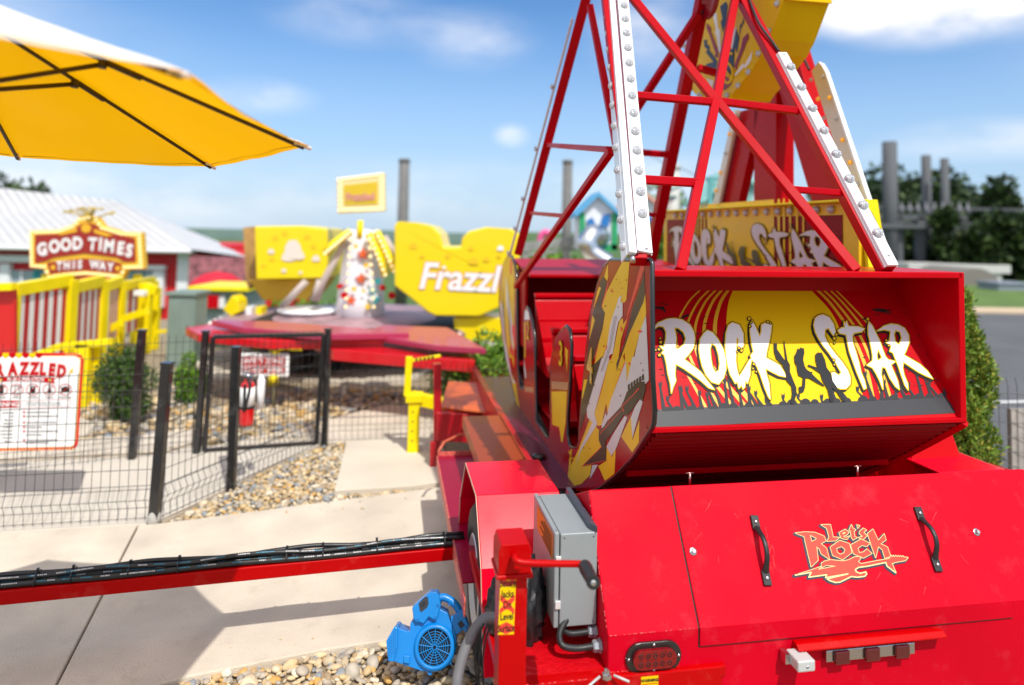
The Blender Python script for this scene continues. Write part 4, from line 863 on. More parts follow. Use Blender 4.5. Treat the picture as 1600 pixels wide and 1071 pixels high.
# bulbs on the left face of the same post
a2, c2 = near(950, -30)-Wd*.02, near(983, 399)-Wd*.02
b = MB(); b.box(a2-sd_2*.014, sd_2*.027, up*.02, c2-a2); b.box(a2-sd_2*.016, sd_2*.006, -up*.05, c2-a2); o3 = b.build('light_strip', WHT, GC, .002)
lens_bulbs('bulb', [a2+(c2-a2)*(.10+.87*i/12)-sd_2*.016-up*.02 for i in range(13)], -sd_2, .0155, BULB, o3)
b = MB(); b.box(a2+sd_2*.0115, sd_2*.008, up*.02, c2-a2); b.build('strip_channel', mat('dark_channel', (.12, .01, .03), .4), o3)
a_, c_ = near(1214, 88)-Wd*.035, near(1382, 416)-Wd*.035
d = (c_-a_).normalized(); up = (-Wd+Z*.15); up = (up-d*up.dot(d)).normalized(); sd3 = d.cross(up).normalized()
o4 = strip('light_strip', a_, c_, .042, sd3, up, 8, .09, .88, .019)
b = MB()
for P in (c_-(c_-a_)*.035, a_+(c_-a_)*.015): b.lathe(P+up*.012, up, [(.005, 0), (.005, .003), (.0005, .004)], 10)
P = near(1002, 388)-Wd*.045; b.lathe(P, -Wd, [(.005, 0), (.005, .003), (.0005, .004)], 10)
b.islands('strip_screw', STEEL, o4)
# left back strip edge (thin, with two bulbs)
fa, fc = left(903, 30), left(803, 402)
b = MB(); b.beam(fa-U*.03, fc-U*.03, .012, .012, Wd); o5 = b.build('light_strip', mat('pale_strip_back', (.7, .68, .7), .4), GC)
lens_bulbs('bulb', [fa+(fc-fa)*k-U*.04 for k in (.25, .5, .72, .86, .98)], -U, .015, BULB, o5)
# cables down the arms
b = MB(); b.tube(smooth2([near(1163, 0)-Wd*.04, near(1172, 28)-Wd*.045, near(1181, 46)-Wd*.045, near(1197, 68)-Wd*.045, near(1208, 84)-Wd*.045], 8), .006, 8)
b.tube(smooth2([right(1090, 22)-Wd*.06, right(1081, 56)-Wd*.05, right(1074, 84)-Wd*.05, right(1070, 112)-Wd*.04, right(1064, 140)-Wd*.04], 8), .006, 8); b.islands('arm_cable', BLKR, GC)
b = MB(); b.tube([near(985, 399)-Wd*.02, near(986, 409)-Wd*.02], .009, 10); b.build('arm_bolt', STEEL, GC)
# ================================================ GROUND
def struct(o): o['kind'] = 'structure'; return o
def gpoly(name, px, z, m, zg=0):
    b = MB(); b.sheet([[V((*gz(x, y).xy, z)) for x, y in px]]); return struct(b.build(name, m))
def wpoly(name, pts, z, m, thick=0):
    b = MB()
    if thick: b.prism([[V((x, y, z-thick)) for x, y in pts]], Z*thick)
    else: b.sheet([[V((x, y, z)) for x, y in pts]])
    return struct(b.build(name, m, None, .006 if thick else 0))
DIRT = mat('gravel_bed', (.3, .24, .16), .9, var=.35, vscale=30, bump=.8, bscale=60, cdet=10)
GRASS = mat('grass_ground', (.07, .13, .025), .95, var=.3, vscale=3, bump=.5, bscale=40)
CONC = mat('concrete', (.64, .56, .45), .88, var=.13, vscale=3.1, bump=.45, bscale=190, dirt=.5, dirtcol=(.4, .33, .25), cdet=12)
ASPH = mat('asphalt', (.11, .112, .118), .9, var=.16, vscale=1.2, bump=.4, bscale=160, cdet=9)
# broad ground sheet, falling away gently towards the buildings on the left
b = MB(); xs = [-400, -120, -60, -40, -30, -22, -16, -12, -8, -5, -2, 0, 1, 2, 3, 5, 8, 14, 25, 50, 120, 400]; ys = [-60, -10, 0, 4, 7, 9, 11, 12, 13, 14, 16, 18, 20, 23, 27, 35, 60, 150, 500]
def gh(x, y):
    k = min(1, max(0, (y-11)/11)); k = k*k*(3-2*k); q = min(1, max(0, (2.5-x)/3)); return -1.7*k*q-.012
b.add([V((x, y, gh(x, y))) for y in ys for x in xs], [(j*len(xs)+i, j*len(xs)+i+1, (j+1)*len(xs)+i+1, (j+1)*len(xs)+i) for j in range(len(ys)-1) for i in range(len(xs)-1)], True)
struct(b.build('ground', GRASS))
def P2(*a): return [tuple(gz(x, y).xy) for x, y in a]
wpoly('gravel_ground', [(-14, -3), (3.15, -3), (3.15, 9), (2.5, 12.2), (-14, 12.2)], -.004, DIRT)
# near pavement: three slabs with open joints
A0, A1 = gz(0, 838), gz(245, 826)
def slab(name, px, m=CONC, z=.03, thick=.1): 
    return wpoly(name, P2(*px), z, m, thick)
slab('pavement', [(-700, 905), (-20, 842), (0, 840), (214, 829), (84, 1085), (60, 1140), (-900, 1300)])
slab('pavement', [(217, 829), (246, 827), (700, 767), (716, 764), (745, 990), (500, 1028), (290, 1071), (200, 1095), (66, 1140), (88, 1085)])
slab('pavement', [(716.8, 764), (880, 742), (1000, 900), (745.8, 990)])
slab('landing_slab', [(541, 697), (575, 692), (690, 688), (700, 760), (640, 768), (522, 775)], mat('concrete_light', (.64, .57, .46), .85, var=.06, vscale=3, bump=.2, bscale=150, cdet=9), .035)
slab('inner_path', [(-1200, 900), (-30, 842), (0, 838), (238, 824), (356, 766), (430, 728), (500, 699), (300, 702), (240, 716), (0, 728), (-1200, 790)], mat('concrete_inner', (.62, .56, .47), .85, var=.06, vscale=2, bump=.25, bscale=150, cdet=9), .02)
slab('kerb', [(-1200, 745), (0, 705), (215, 690), (300, 680), (300, 701), (240, 715), (0, 727), (-1200, 789)], CONC, .05, .12)
slab('inner_path', [(330, 702), (505, 696), (700, 686), (760, 684), (700, 640), (600, 636), (480, 668)], CONC, .02)
slab('ride_pad', [(318, 600), (400, 592), (480, 598), (560, 606), (640, 600), (700, 560), (900, 560), (900, 520), (500, 520), (300, 560)], CONC, .04)
slab('inner_path', [(-200, 668), (120, 655), (150, 668), (130, 690), (-200, 712)], CONC, .03)
# lot to the right
b = MB()
wpoly('parking_lot', [(3.2, 2.2), (60, 2.2), (60, 15.5), (3.5, 15.5), (2.9, 9)], .0, ASPH)
wpoly('parking_line', [(3.9, 6.95), (6.5, 7.35), (6.5, 7.43), (3.9, 7.03)], .006, mat('line_paint', (.7, .7, .68), .7))
wpoly('far_kerb', [(3.2, 15.5), (60, 15.5), (60, 16.4), (3.2, 16.4)], .05, mat('kerb_sand', (.55, .42, .28), .85), .1)
wpoly('grass_verge', [(3.2, 16.4), (60, 16.4), (60, 26), (3.2, 26)], .03, mat('verge_green', (.1, .17, .03), .9, var=.25, vscale=2))
# distant wooded hills
def hill(name, x0, x1, y, h, seed, m):
    b = MB(); n_ = 60; r_ = random.Random(seed); ph = [r_.uniform(0, 6) for _ in range(4)]; vs = []
    for j in range(5):
        for i in range(n_+1):
            x = x0+(x1-x0)*i/n_; f_ = math.sin(math.pi*i/n_)**.5; hh = h*f_*(.75+.15*math.sin(i*.21+ph[0])+.07*math.sin(i*.7+ph[1])+.03*math.sin(i*2.1+ph[2]))
            vs.append(V((x, y+j*14, -2+hh*(j/4)**.7)))
    b.add(vs, [(j*(n_+1)+i, j*(n_+1)+i+1, (j+1)*(n_+1)+i+1, (j+1)*(n_+1)+i) for j in range(4) for i in range(n_)], True); return struct(b.build(name, m))
HILL = mat('hill_woods', (.1, .16, .12), .95, var=.35, vscale=.25, bump=1, bscale=1.2, cdet=10)
hill('wooded_hill', -230, 60, 150, 3.0, 2, HILL); hill('wooded_hill', -30, 260, 190, 4.0, 5, HILL)
# ================================================ RIVER GRAVEL
def ico(sub):
    bm = bmesh.new(); bmesh.ops.create_icosphere(bm, subdivisions=sub, radius=1); v = np.array([x.co[:] for x in bm.verts]); f = np.array([[q.index for q in p.verts] for p in bm.faces]); bm.free(); return v, f
PEB = mat('river_pebbles', (.5, .4, .27), .6, ramp=[(.52,.42,.28), (.44,.38,.3), (.62,.48,.29), (.34,.31,.27), (.6,.35,.1), (.7,.62,.48), (.5,.35,.18), (.28,.3,.32), (.66,.52,.32), (.45,.4,.32), (.58,.43,.22), (.38,.28,.17), (.68,.56,.38), (.6,.46,.26)], var=.2, vscale=25, bump=.15, bscale=80)
def inpoly(x, y, p):
    c = False; n = len(p); j = n-1
    for i in range(n):
        if (p[i][1] > y) != (p[j][1] > y) and x < (p[j][0]-p[i][0])*(y-p[i][1])/(p[j][1]-p[i][1])+p[i][0]: c = not c
        j = i
    return c
def pebbles(name, poly, step, size, sub, seed, label, z=0, squash=.5, cover=1.0):
    r = np.random.RandomState(seed); v0, f0 = ico(sub); xs = [p[0] for p in poly]; ys_ = [p[1] for p in poly]; vs = []; fs = []; n = 0
    y = min(ys_)
    while y < max(ys_):
        x = min(xs)
        while x < max(xs):
            px, py2 = x+r.uniform(-.5, .5)*step, y+r.uniform(-.5, .5)*step
            if r.rand() < cover and inpoly(px, py2, poly):
                s = size*np.exp(r.normal(0, .28)); a = r.uniform(0, 6.28); sc = np.array([s*r.uniform(.9, 1.45), s*r.uniform(.65, .95), s*squash*r.uniform(.7, 1.3)])
                k = v0*(1+.1*np.sin(v0[:, [1, 2, 0]]*r.uniform(1.5, 3, 3)+r.uniform(0, 6, 3)))*sc
                tl, tm = r.normal(0, .3), r.normal(0, .3)
                k = k@np.array([[1, 0, 0], [0, math.cos(tl), -math.sin(tl)], [0, math.sin(tl), math.cos(tl)]])@np.array([[math.cos(tm), 0, math.sin(tm)], [0, 1, 0], [-math.sin(tm), 0, math.cos(tm)]])@np.array([[math.cos(a), -math.sin(a), 0], [math.sin(a), math.cos(a), 0], [0, 0, 1]])
                k = k+[px, py2, z+s*squash*.55+r.uniform(0, .6)*s*.8]
                vs.append(k); fs.append(f0+n*len(v0)); n += 1
            x += step
        y += step
    me = bpy.data.meshes.new(name); vv = np.concatenate(vs); ff = np.concatenate(fs)
    me.vertices.add(len(vv)); me.vertices.foreach_set('co', vv.ravel()); me.loops.add(ff.size); me.loops.foreach_set('vertex_index', ff.ravel().astype(np.int32))
    me.polygons.add(len(ff)); me.polygons.foreach_set('loop_start', np.arange(0, ff.size, 3, dtype=np.int32)); me.polygons.foreach_set('use_smooth', np.ones(len(ff), bool)); me.update(); me.validate()
    o = link(name, me, None, PEB); return tag(o, label, 'gravel', kind='stuff')
pebbles('river_gravel', P2((243, 830), (356, 770), (430, 731), (508, 700), (545, 697), (520, 778), (640, 772), (702, 764), (705, 757), (760, 752), (765, 764), (716, 766), (560, 789)), .027, .0165, 1, 1, 'tan and grey river pebbles between mesh fence and pavement')
pebbles('river_gravel', P2((745, 988), (500, 1026), (290, 1070), (200, 1100), (240, 1250), (800, 1250), (800, 1000)), .023, .0145, 2, 2, 'rounded river pebbles under the blue air mover')
pebbles('river_gravel', P2((-250, 640), (0, 632), (150, 628), (330, 600), (330, 640), (480, 640), (500, 668), (480, 690), (330, 694), (300, 680), (120, 695), (130, 688), (150, 664), (110, 650), (-250, 664)), .055, .03, 1, 3, 'sunlit pebble bed round the shrubs behind the fence')
pebbles('river_gravel', P2((320, 640), (480, 610), (640, 612), (760, 600), (800, 640), (700, 640), (600, 634), (490, 664), (440, 678)), .06, .03, 1, 4, 'pebble strip beside the far ride pad')
pebbles('river_gravel', P2((505, 700), (560, 692), (620, 690), (545, 699)), .04, .022, 1, 6, 'narrow pebble edge along the landing slab')
pebbles('stray_gravel', P2((540, 780), (700, 768), (700, 800), (450, 815), (250, 838), (250, 829)), .11, .006, 1, 9, 'stray pebbles and grit scattered on the pavement edge', z=.03, cover=.55)
pebbles('stray_gravel', P2((300, 1060), (500, 1020), (740, 980), (730, 960), (480, 1000), (280, 1040)), .10, .005, 1, 10, 'grit scattered along the lower pavement edge', z=.03, cover=.5)
# ================================================ FENCES
def mesh_panel(a, c, h, parent, z0=.05, s=.047, hs=None, r=.0019, bends=(.16,), label=None, flare=False):
    """welded wire panel from a to c (ground points)"""
    d = (c-a); ln = d.length; d.normalize(); nn = d.cross(Z).normalized(); b = MB(); n_ = int(ln/s)
    def off_(z):
        o_ = 0
        for bz in bends: o_ = max(o_, .028*max(0, 1-abs(z-bz)/.05))
        return o_
    zs = sorted(set([z0, h]+[q for bz in bends for q in (bz-.05, bz, bz+.05)]))
    for i in range(n_+1):
        k = min(ln, i*s+.015); p = a+d*k
        pts = [p+Z*z+nn*off_(z) for z in zs if z0 <= z <= h]
        if flare: pts.append(p+Z*(h+.05)-nn*.03)
        b.tube(pts, r, 4, False, False)
    z = z0+.01; zz = []
    while z < h: zz.append(z); z += .088
    for bz in bends: zz = [q for q in zz if abs(q-bz) > .045]+[bz, bz-.05, bz+.05]
    for z in zz: b.tube([a+Z*z+nn*(off_(z)+r), c+Z*z+nn*(off_(z)+r)], r, 4, False, False)
    return b.build('wire_panel', BLK, parent)
def post(name, g, top, w, parent, cap=True):
    b = MB(); d = (top-g); b.beam(g, top, w, w, V((0, 1, 0))); b.beam(top, top+d.normalized()*.012, w+.008, w+.008, V((0, 1, 0))) if cap else None
    for k in (.25, .5, .75): b.lathe(g+d*k-V((0, w/2, 0)), V((0, -1, 0)), [(.006, 0), (.006, .006), (.0005, .008)], 8)
    return b.build(name, mat('post_black', (.011, .011, .012), .35, coat=.5, dirt=.25, dirtcol=(.3, .3, .3)), parent, .005)
NFt = thing('mesh_fence', gz(237, 822), 'near low black wire mesh fence with square posts meeting at a corner', 'fence')
gA, gB, gE = gz(240, 824, .0), gz(361, 767), gz(507, 697)
post('fence_post', gA, V((*gz(240, 824).xy, 0))+V((.035, 0, .9)), .052, NFt); post('fence_post', gB, gB+V((.0, 0, .9)), .048, NFt)
gL = gz(-60, 842); gL = gA+(gL-gA).normalized()*2.6
mesh_panel(gL, gA, .86, NFt, .045); mesh_panel(gA, gB, .84, NFt, .03); mesh_panel(gB, gE, .84, NFt, .03)
b = MB(); b.lathe(gA+V((-.0, 0, .03)), Z, [(.042, -.03), (.036, .035), (.026, .06)], 14); b.build('mortar_collar', mat('mortar', (.42, .41, .38), .9, bump=.6, bscale=50), NFt)
BF = thing('mesh_fence', gz(206, 720), 'far black wire mesh fence standing on the kerb behind the inner path', 'fence')
gC, gD = gz(206, 722), gz(307, 713)
post('fence_post', gC, gC+V((.03, 0, .92)), .046, BF); post('fence_post', gD, gD+V((.03, 0, .90)), .042, BF); post('fence_post', gE, gE+V((0, 0, .89)), .045, BF)
gFar = gz(690, 690)
mesh_panel(gC+(gC-gz(240, 718)).normalized()*3.2, gC, .88, BF, .03); mesh_panel(gC, gD, .88, BF, .03); mesh_panel(gE, gFar, .62, BF, .03, r=.0016); mesh_panel(gFar, gz(830, 690), .62, BF, .03, r=.0016)
GT_ = thing('mesh_gate', gz(320, 706), 'closed black wire gate in a thin square frame', 'gate')
b = MB(); g0, g1 = gz(319, 711)+Z*.03, gz(494, 699)+Z*.03
for a_, c_ in ((g0, g0+V((.03, 0, .83))), (g1, g1+V((.03, 0, .83))), (g0, g1), (g0+V((.03, 0, .83)), g1+V((.03, 0, .83)))): b.beam(a_, c_, .03, .03, Z if abs((c_-a_).normalized().z) < .5 else V((0, 1, 0)))
b.build('gate_frame', BLK, GT_, .003); mesh_panel(g0, g1, .86, GT_, .05, bends=())
b = MB(); b.beam(g0+V((-.02, -.02, .25)), g0+V((-.08, -.02, .25)), .02, .03); b.build('hinge', BLK, GT_)
RF = thing('mesh_fence', V((4.1, 4.6, 0)), 'black wire fence with bent tips beside the conifer and car park', 'fence')
fa, fb = V((2.95, 4.35, 0)), V((4.6, 3.9, 0)); mesh_panel(fa, fb, .78, RF, .02, flare=True, bends=(.16,), s=.05)
b = MB(); pq = py_(1580, 640, 4.3); b.wbox(pq.x, pq.x+.35, 4.3, 4.34, -.02, pq.z); tag(b.build('timber_panel', mat('weathered_timber', (.42, .37, .33), .85, var=.2, vscale=15), None, .004), 'weathered grey timber panel behind the right wire fence', 'panel')
# ================================================ EXTINGUISHER, SIGNS
EX = thing('fire_extinguisher', gB+V((.07, -.0, .3)), 'red fire extinguisher with white label strapped to a black fence post', 'fire extinguisher')
c = gB+V((.085, -.01, 0)); zb_ = .415
b = MB(); b.lathe(c+Z*zb_, Z, [(.02, 0), (.044, .004), (.046, .02), (.046, .24), (.04, .268), (.02, .285), (.016, .3), (.0005, .302)], 24); b.build('cylinder', mat('extinguisher_red', (.62, .004, .008), .2, coat=1), EX)
b = MB(); b.lathe(c+Z*(zb_+.115), Z, [(.0468, 0), (.0468, .13)], 24); b.build('label_band', mat('label_white', (.8, .8, .78), .4), EX)
b = MB(); b.wbox(c.x-.008, c.x+.008, c.y-.052, c.y-.046, zb_+.1, zb_+.27); b.lathe(c+Z*(zb_+.11), Z, [(.048, 0), (.048, .016)], 24); b.tube(smooth2([c+V((0, -.03, zb_+.31)), c+V((.035, -.055, zb_+.27)), c+V((.012, -.06, zb_+.12))], 6), .008, 8); b.build('hose', BLKR, EX)
b = MB(); b.lathe(c+Z*(zb_+.295), Z, [(.014, 0), (.014, .03), (.0005, .03)], 12); b.beam(c+V((-.03, 0, zb_+.335)), c+V((.045, -.01, zb_+.325)), .014, .008); b.beam(c+V((-.03, 0, zb_+.318)), c+V((.035, -.01, zb_+.3)), .014, .006); b.build('valve_lever', STEEL, EX)
b = MB(); cc = c+V((.075, .03, .0)); b.lathe(cc+Z*(zb_+.1), Z, [(.0005, 0), (.02, .0), (.024, .1), (.026, .18), (.012, .21), (.0005, .22)], 14); tag(b.build('plastic_bag', mat('white_plastic', (.85, .85, .86), .4), None), 'crumpled white plastic wrap hanging behind the fire extinguisher', 'plastic wrap')
# ride rules sign
SY = 4.15
RSg = thing('ride_rules_sign', py_(50, 705, SY), 'white ride rules board with red bulb-dotted border on the far fence', 'sign')
def sg(x, y): 
    return onp(x, y, V((-2.4, SY, 0)), V((-.05, 1, 0)).normalized())
ns = V((.05, -1, 0)).normalized()
def sq_(x, y): return (x/5.95, 540+y/5.95)
def S5(l): return [sq_(*p) for p in l]
outl = [(-75, 552), (118, 552), (127, 556), (130, 563), (121, 694), (118, 700), (112, 703), (-75, 707)]
b = MB(); b.prism([[sg(*p) for p in outl]], -ns*.006); bo = b.build('sign_board', mat('sign_border_red', (.72, .01, .01), .4, coat=.3), RSg)
decal('sign_cream', [offset(outl, -4.2)], sg, ns*.001, CREAM, bo); decal('sign_white', [offset(outl, -5.2)], sg, ns*.002, WHP, bo)
aw = []; ay = []
for k in range(14):
    x0 = -75+k*10.4-4; 
    if x0 > 90: break
    s_ = [(x0, 551.8), (x0+9.9, 551.6), (x0+9.9, 556), (x0+7.5, 559), (x0+5, 559.8), (x0+2.4, 559), (x0, 556)]; (aw if k % 2 else ay).append(s_)
decal('awning_red', aw, sg, ns*.003, REDP, bo); decal('awning_yellow', ay, sg, ns*.0034, YELP, bo)
dots = []
for k in range(5): dots.append((104+k*5.2, 554))
for k in range(28): dots.append((126.5-k*.3, 560+k*4.7))
for k in range(36): dots.append((114-k*5.2, 701.3+k*.1))
decal('sign_bulb', [[(x+1.3*math.cos(a), y+1.1*math.sin(a)) for a in np.linspace(0, 6.28, 9)[:-1]] for x, y in dots], sg, ns*.004, mat('dot_yellow', (.9, .75, .2), .4), bo)
XS = (sg(100, 600)-sg(0, 600))
def st(nm, body, x, y, px, m, bold=0, sx=1, rot=0, off=.005, **k):
    X = (sg(x+100, y+rot)-sg(x, y)); return text(nm, body, sg(x, y), X, Z, px/1067*SY*1.0, m, bo, bold=bold, sx=sx, off=off, **k)
PINK = mat('pink_glow_print', (.85, .4, .36), .4)
for i, ch in enumerate('FRAZZLED'):
    x = [-19, 0, 21, 39, 55, 68, 82, 97][i]-.5; ang = (i-3.5)*3.2; yy = 577+((i-3.5)**2)*.33
    for nm, m, bd_, of in (('title_glow', PINK, .009, .0045), ('title_letter', REDP, .0042, .0065)):
        st(nm, ch, x, yy, 25, m, bold=bd_, sx=.7, rot=ang*.9, off=of+i*.00005)
decal('sign_ribbon', [S5([(-450, 300), (0, 292), (130, 285), (330, 288), (525, 305), (500, 325), (515, 352), (330, 335), (130, 330), (0, 338), (-450, 345)])], sg, ns*.0045, REDP, bo)
st('ribbon_text', 'RIDE OPERATION', 41, 592.7, 8.6, WHP, bold=.0007, sx=.8, rot=1.5, off=.0065)
for x_, y_ in ((15, 323), (468, 320)): 
    decal('ribbon_star', [S5([(x_+20*(1 if k % 2 == 0 else .42)*math.sin(k*math.pi/5), y_-20*(1 if k % 2 == 0 else .42)*math.cos(k*math.pi/5)) for k in range(10)])], sg, ns*.0062, mat('dot_yellow', (.9, .7, .1), .4), bo)
decal('bolt_print', [S5([(697, 190), (640, 250), (665, 250), (635, 283), (692, 235), (668, 235)])], sg, ns*.004, YELP, bo)
for i, x_ in enumerate((15, 160, 308, 462, 610)):
    y_ = 410; ring = [[(x_+r_*math.cos(a), y_+r_*.88*math.sin(a)) for a in np.linspace(0, 6.283, 25)[:-1]] for r_ in (61, 55)]
    decal('icon_ring', [[S5(ring[0]), S5(ring[1])], S5([(x_-42, y_+34), (x_-38, y_+38), (x_+42, y_-34), (x_+38, y_-38)])], sg, ns*.0052, REDP, bo)
    ic = [[[(-20, -40), (20, -40), (20, 38), (-20, 38)]], [[(-22, -34), (22, -34), (22, 38), (-22, 38)], [(-17, -28), (17, -28), (17, 30), (-17, 30)]], [[(-26, -12), (26, -12), (18, 36), (-18, 36)], [(-20, -30), (-5, -36), (0, -16), (-16, -14)], [(5, -34), (20, -30), (16, -14), (6, -14)]],
          [[(-8, -38), (8, -38), (10, -20), (-6, -22)], [(-12, -16), (8, -16), (14, 8), (28, 30), (-20, 34), (-14, 6)]], [[(-40, -20), (-16, -20), (-10, -30), (12, -30), (18, -20), (40, -20), (38, 24), (-38, 24)]]][i]
    decal('icon', [S5([(x_+a, y_+b__) for a, b__ in p]) for p in ic[:1]] if i != 1 else [[S5([(x_+a, y_+b__) for a, b__ in p]) for p in ic]], sg, ns*.0044, DRKP, bo)
    if i in (2, 3): decal('icon', [S5([(x_+a, y_+b__) for a, b__ in p]) for p in ic[1:]], sg, ns*.0042, DRKP, bo)
    st('icon_text', ('Loose items', 'Cell Phones', 'Food & Drinks', 'Pregnancy', 'Photos & Videos')[i], x_/5.95, 540+482/5.95, 3.3, DRKP, sx=.8, bold=.0003)
decal('warning_bar', [S5([(-200, 512), (180, 512), (172, 578), (-200, 582)])], sg, ns*.004, REDP, bo)
st('warning_text', 'WARNING', 6, 632, 9.5, WHP, bold=.0009, off=.0062, sx=1.0)
bx_ = S5([(205, 512), (650, 498), (658, 505), (650, 568), (640, 572), (190, 582)]); decal('notice_frame', [[bx_, offset(bx_, -.45)]], sg, ns*.004, REDP, bo)
st('notice_text', 'failure to follow these rules can result', 69, 629.3, 3.6, DRKP, sx=.9); st('notice_text', 'in an accident, severe injury, or even death.', 69, 632.6, 3.6, DRKP, sx=.83)
for k, (yy, tx_) in enumerate(((620, 'Keep arms and legs inside the ride'), (658, 'Remain seated until the ride has come to a stop'), (716, 'Riders must follow the operator at all times'), (760, 'No running or pushing'), (798, 'Secure all lap bars and hold on with both hands'), (830, 'while the ride is moving'), (880, 'Anyone who does not follow the posted rules'), (905, 'will be asked to leave the ride area'))):
    y_ = 540+yy/5.95; st('rule_text', tx_, (250 if k not in (5, 7) else 240)/5.95, y_, 3.1, DRKP, align='LEFT', sx=.78, rot=-1, bold=.0004)
    if k not in (5, 7): decal('rule_dot', [[(38+1.9*math.cos(a), y_+1.7*math.sin(a)) for a in np.linspace(0, 6.28, 12)[:-1]]], sg, ns*.004, REDP, bo)
for k in range(9): st('rule_text', ('must be at least', 'to ride', 'riders under', 'with an adult', 'do not ride if', 'you have a back', 'or heart trouble', 'or are unwell', 'thank you')[k], 22-k*.4, 645+k*5.6, 3.1, DRKP, align='RIGHT', sx=.85, bold=.0004)
# red lever across the sign
b = MB(); b.beam(py_(-30, 618, 4.4), py_(30, 601, 4.4), .05, .045, Z); b.beam(py_(-30, 618, 4.4), V((*py_(-30, 618, 4.4).xy, 0)), .05, .05, V((0, 1, 0))); tag(b.build('barrier_arm', mat('dull_red', (.22, .01, .012), .4, coat=.3), None, .004), 'dull red square bar crossing the ride rules board', 'barrier arm')
# small caution sign further off
CS = thing('caution_sign', gz(428, 615), 'small red and white caution plate on a yellow-topped stake', 'sign')
Yc = 6.3; 
def cs_(x, y): return py_(x, y, Yc)
b = MB(); co = [(374, 552), (450, 553), (453, 556), (452, 586), (449, 589), (374, 586), (371, 583), (371, 555)]; b.prism([[cs_(*p) for p in co]], V((0, .01, 0))); cb_ = b.build('plate', WHP, CS)
decal('plate_red', [[(378, 558), (446, 559), (445, 571.5), (378, 571)], [(378, 573), (445, 573.4), (445, 584), (378, 583)]], cs_, V((0, -.003, 0)), REDP, cb_)
text('plate_text', 'SAFETY ZONE', cs_(411, 564.5)+V((0, -.004, 0)), V((1, 0, 0)), Z, .062, WHP, cb_, bold=.002, sx=.95); text('plate_text', 'DO NOT ENTER', cs_(411, 578.5)+V((0, -.004, 0)), V((1, 0, 0)), Z, .055, WHP, cb_, bold=.002, sx=.9)
b = MB(); p_ = cs_(427, 592); b.lathe(p_, Z, [(.0005, -.035), (.04, -.03), (.045, .01), (.03, .03), (.0005, .032)], 14); p2_ = cs_(431, 551); b.lathe(p2_, Z, [(.0005, -.01), (.035, -.01), (.035, .02), (.0005, .03)], 12); b.build('cap', YEL, CS)
b = MB(); b.tube([V((p_.x, p_.y+.03, .02)), V((p_.x, p_.y+.03, cs_(411, 556).z))], .012, 8); b.build('stake', mat('olive_stake', (.3, .28, .15), .6), CS)
# ================================================ UMBRELLA
UK = .57
UM = thing('patio_umbrella', V((-2.328*UK, 2.57*UK, 0)), 'large yellow patio umbrella with dark ribs overhanging the pavement', 'umbrella')
UC, UR, UH = V((-2.328*UK, 2.57*UK, 1.7+.442*UK)), 1.5*UK, .5*UK
un = V((.031, .067, 1)).normalized(); e1 = V((0, 1, 0)).cross(un).normalized(); e2 = un.cross(e1)
rim = [UC+(e1*math.cos(1.943-k*math.pi/4)+e2*math.sin(1.943-k*math.pi/4))*UR for k in range(8)]; apex = UC+un*UH
FAB = mat('yellow_canvas', (.9, .6, .0), .8, var=.04, bump=.15, bscale=250)
tn = FAB.node_tree; gg = tn.nodes.new('ShaderNodeNewGeometry'); glare_mix = tn.nodes.new('ShaderNodeMix'); glare_mix.data_type = 'RGBA'; glare_mix.inputs[6].default_value = (.97, .95, .86, 1); glare_mix.inputs[7].default_value = (.85, .5, .0, 1); tn.links.new(gg.outputs['Backfacing'], glare_mix.inputs[0]); tn.links.new(glare_mix.outputs[2], tn.nodes['Principled BSDF'].inputs['Base Color']); tb = tn.nodes['Principled BSDF']; tl_ = tn.nodes.new('ShaderNodeBsdfTranslucent'); tl_.inputs[0].default_value = (1, .48, .0, 1); ms_ = tn.nodes.new('ShaderNodeMixShader'); ms_.inputs[0].default_value = .55  # sun glare on the yellow canvas top put into a cream outer colour
fm = tn.nodes.new('ShaderNodeMapRange'); fm.inputs[3].default_value = .28; fm.inputs[4].default_value = .56; tn.links.new(gg.outputs['Backfacing'], fm.inputs[0]); tn.links.new(fm.outputs[0], ms_.inputs[0]); tn.links.new(tb.outputs[0], ms_.inputs[1]); tn.links.new(tl_.outputs[0], ms_.inputs[2]); tn.links.new(ms_.outputs[0], tn.nodes['Material Output'].inputs[0])
b = MB()
for k in range(8):
    a, c = rim[k], rim[(k+1) % 8]; NN = 10; grid = []
    for i in range(NN+1):
        f_ = i/NN
        for j in range(NN+1):
            g_ = j/NN; e_ = a+(c-a)*g_; p = apex+(e_-apex)*f_; sag = math.sin(math.pi*g_)*f_
            p = p-un*.02*UK*sag*(1-f_*.3) - (e_-UC).normalized()*.025*UK*math.sin(math.pi*g_)*f_**4 
            p = p+un*(noise.noise(p*7)*.006+noise.noise(p*19)*.002)*UK*1.4
            grid.append(p)
    b.add(grid, [(i*(NN+1)+j, i*(NN+1)+j+1, (i+1)*(NN+1)+j+1, (i+1)*(NN+1)+j) for i in range(NN) for j in range(NN)], True)
b.build('canopy', FAB, UM)
RIBM = mat('dark_bronze', (.05, .03, .015), .45, metal=.3); b = MB(); s_b = MB()
hubp = apex-un*.46*UK
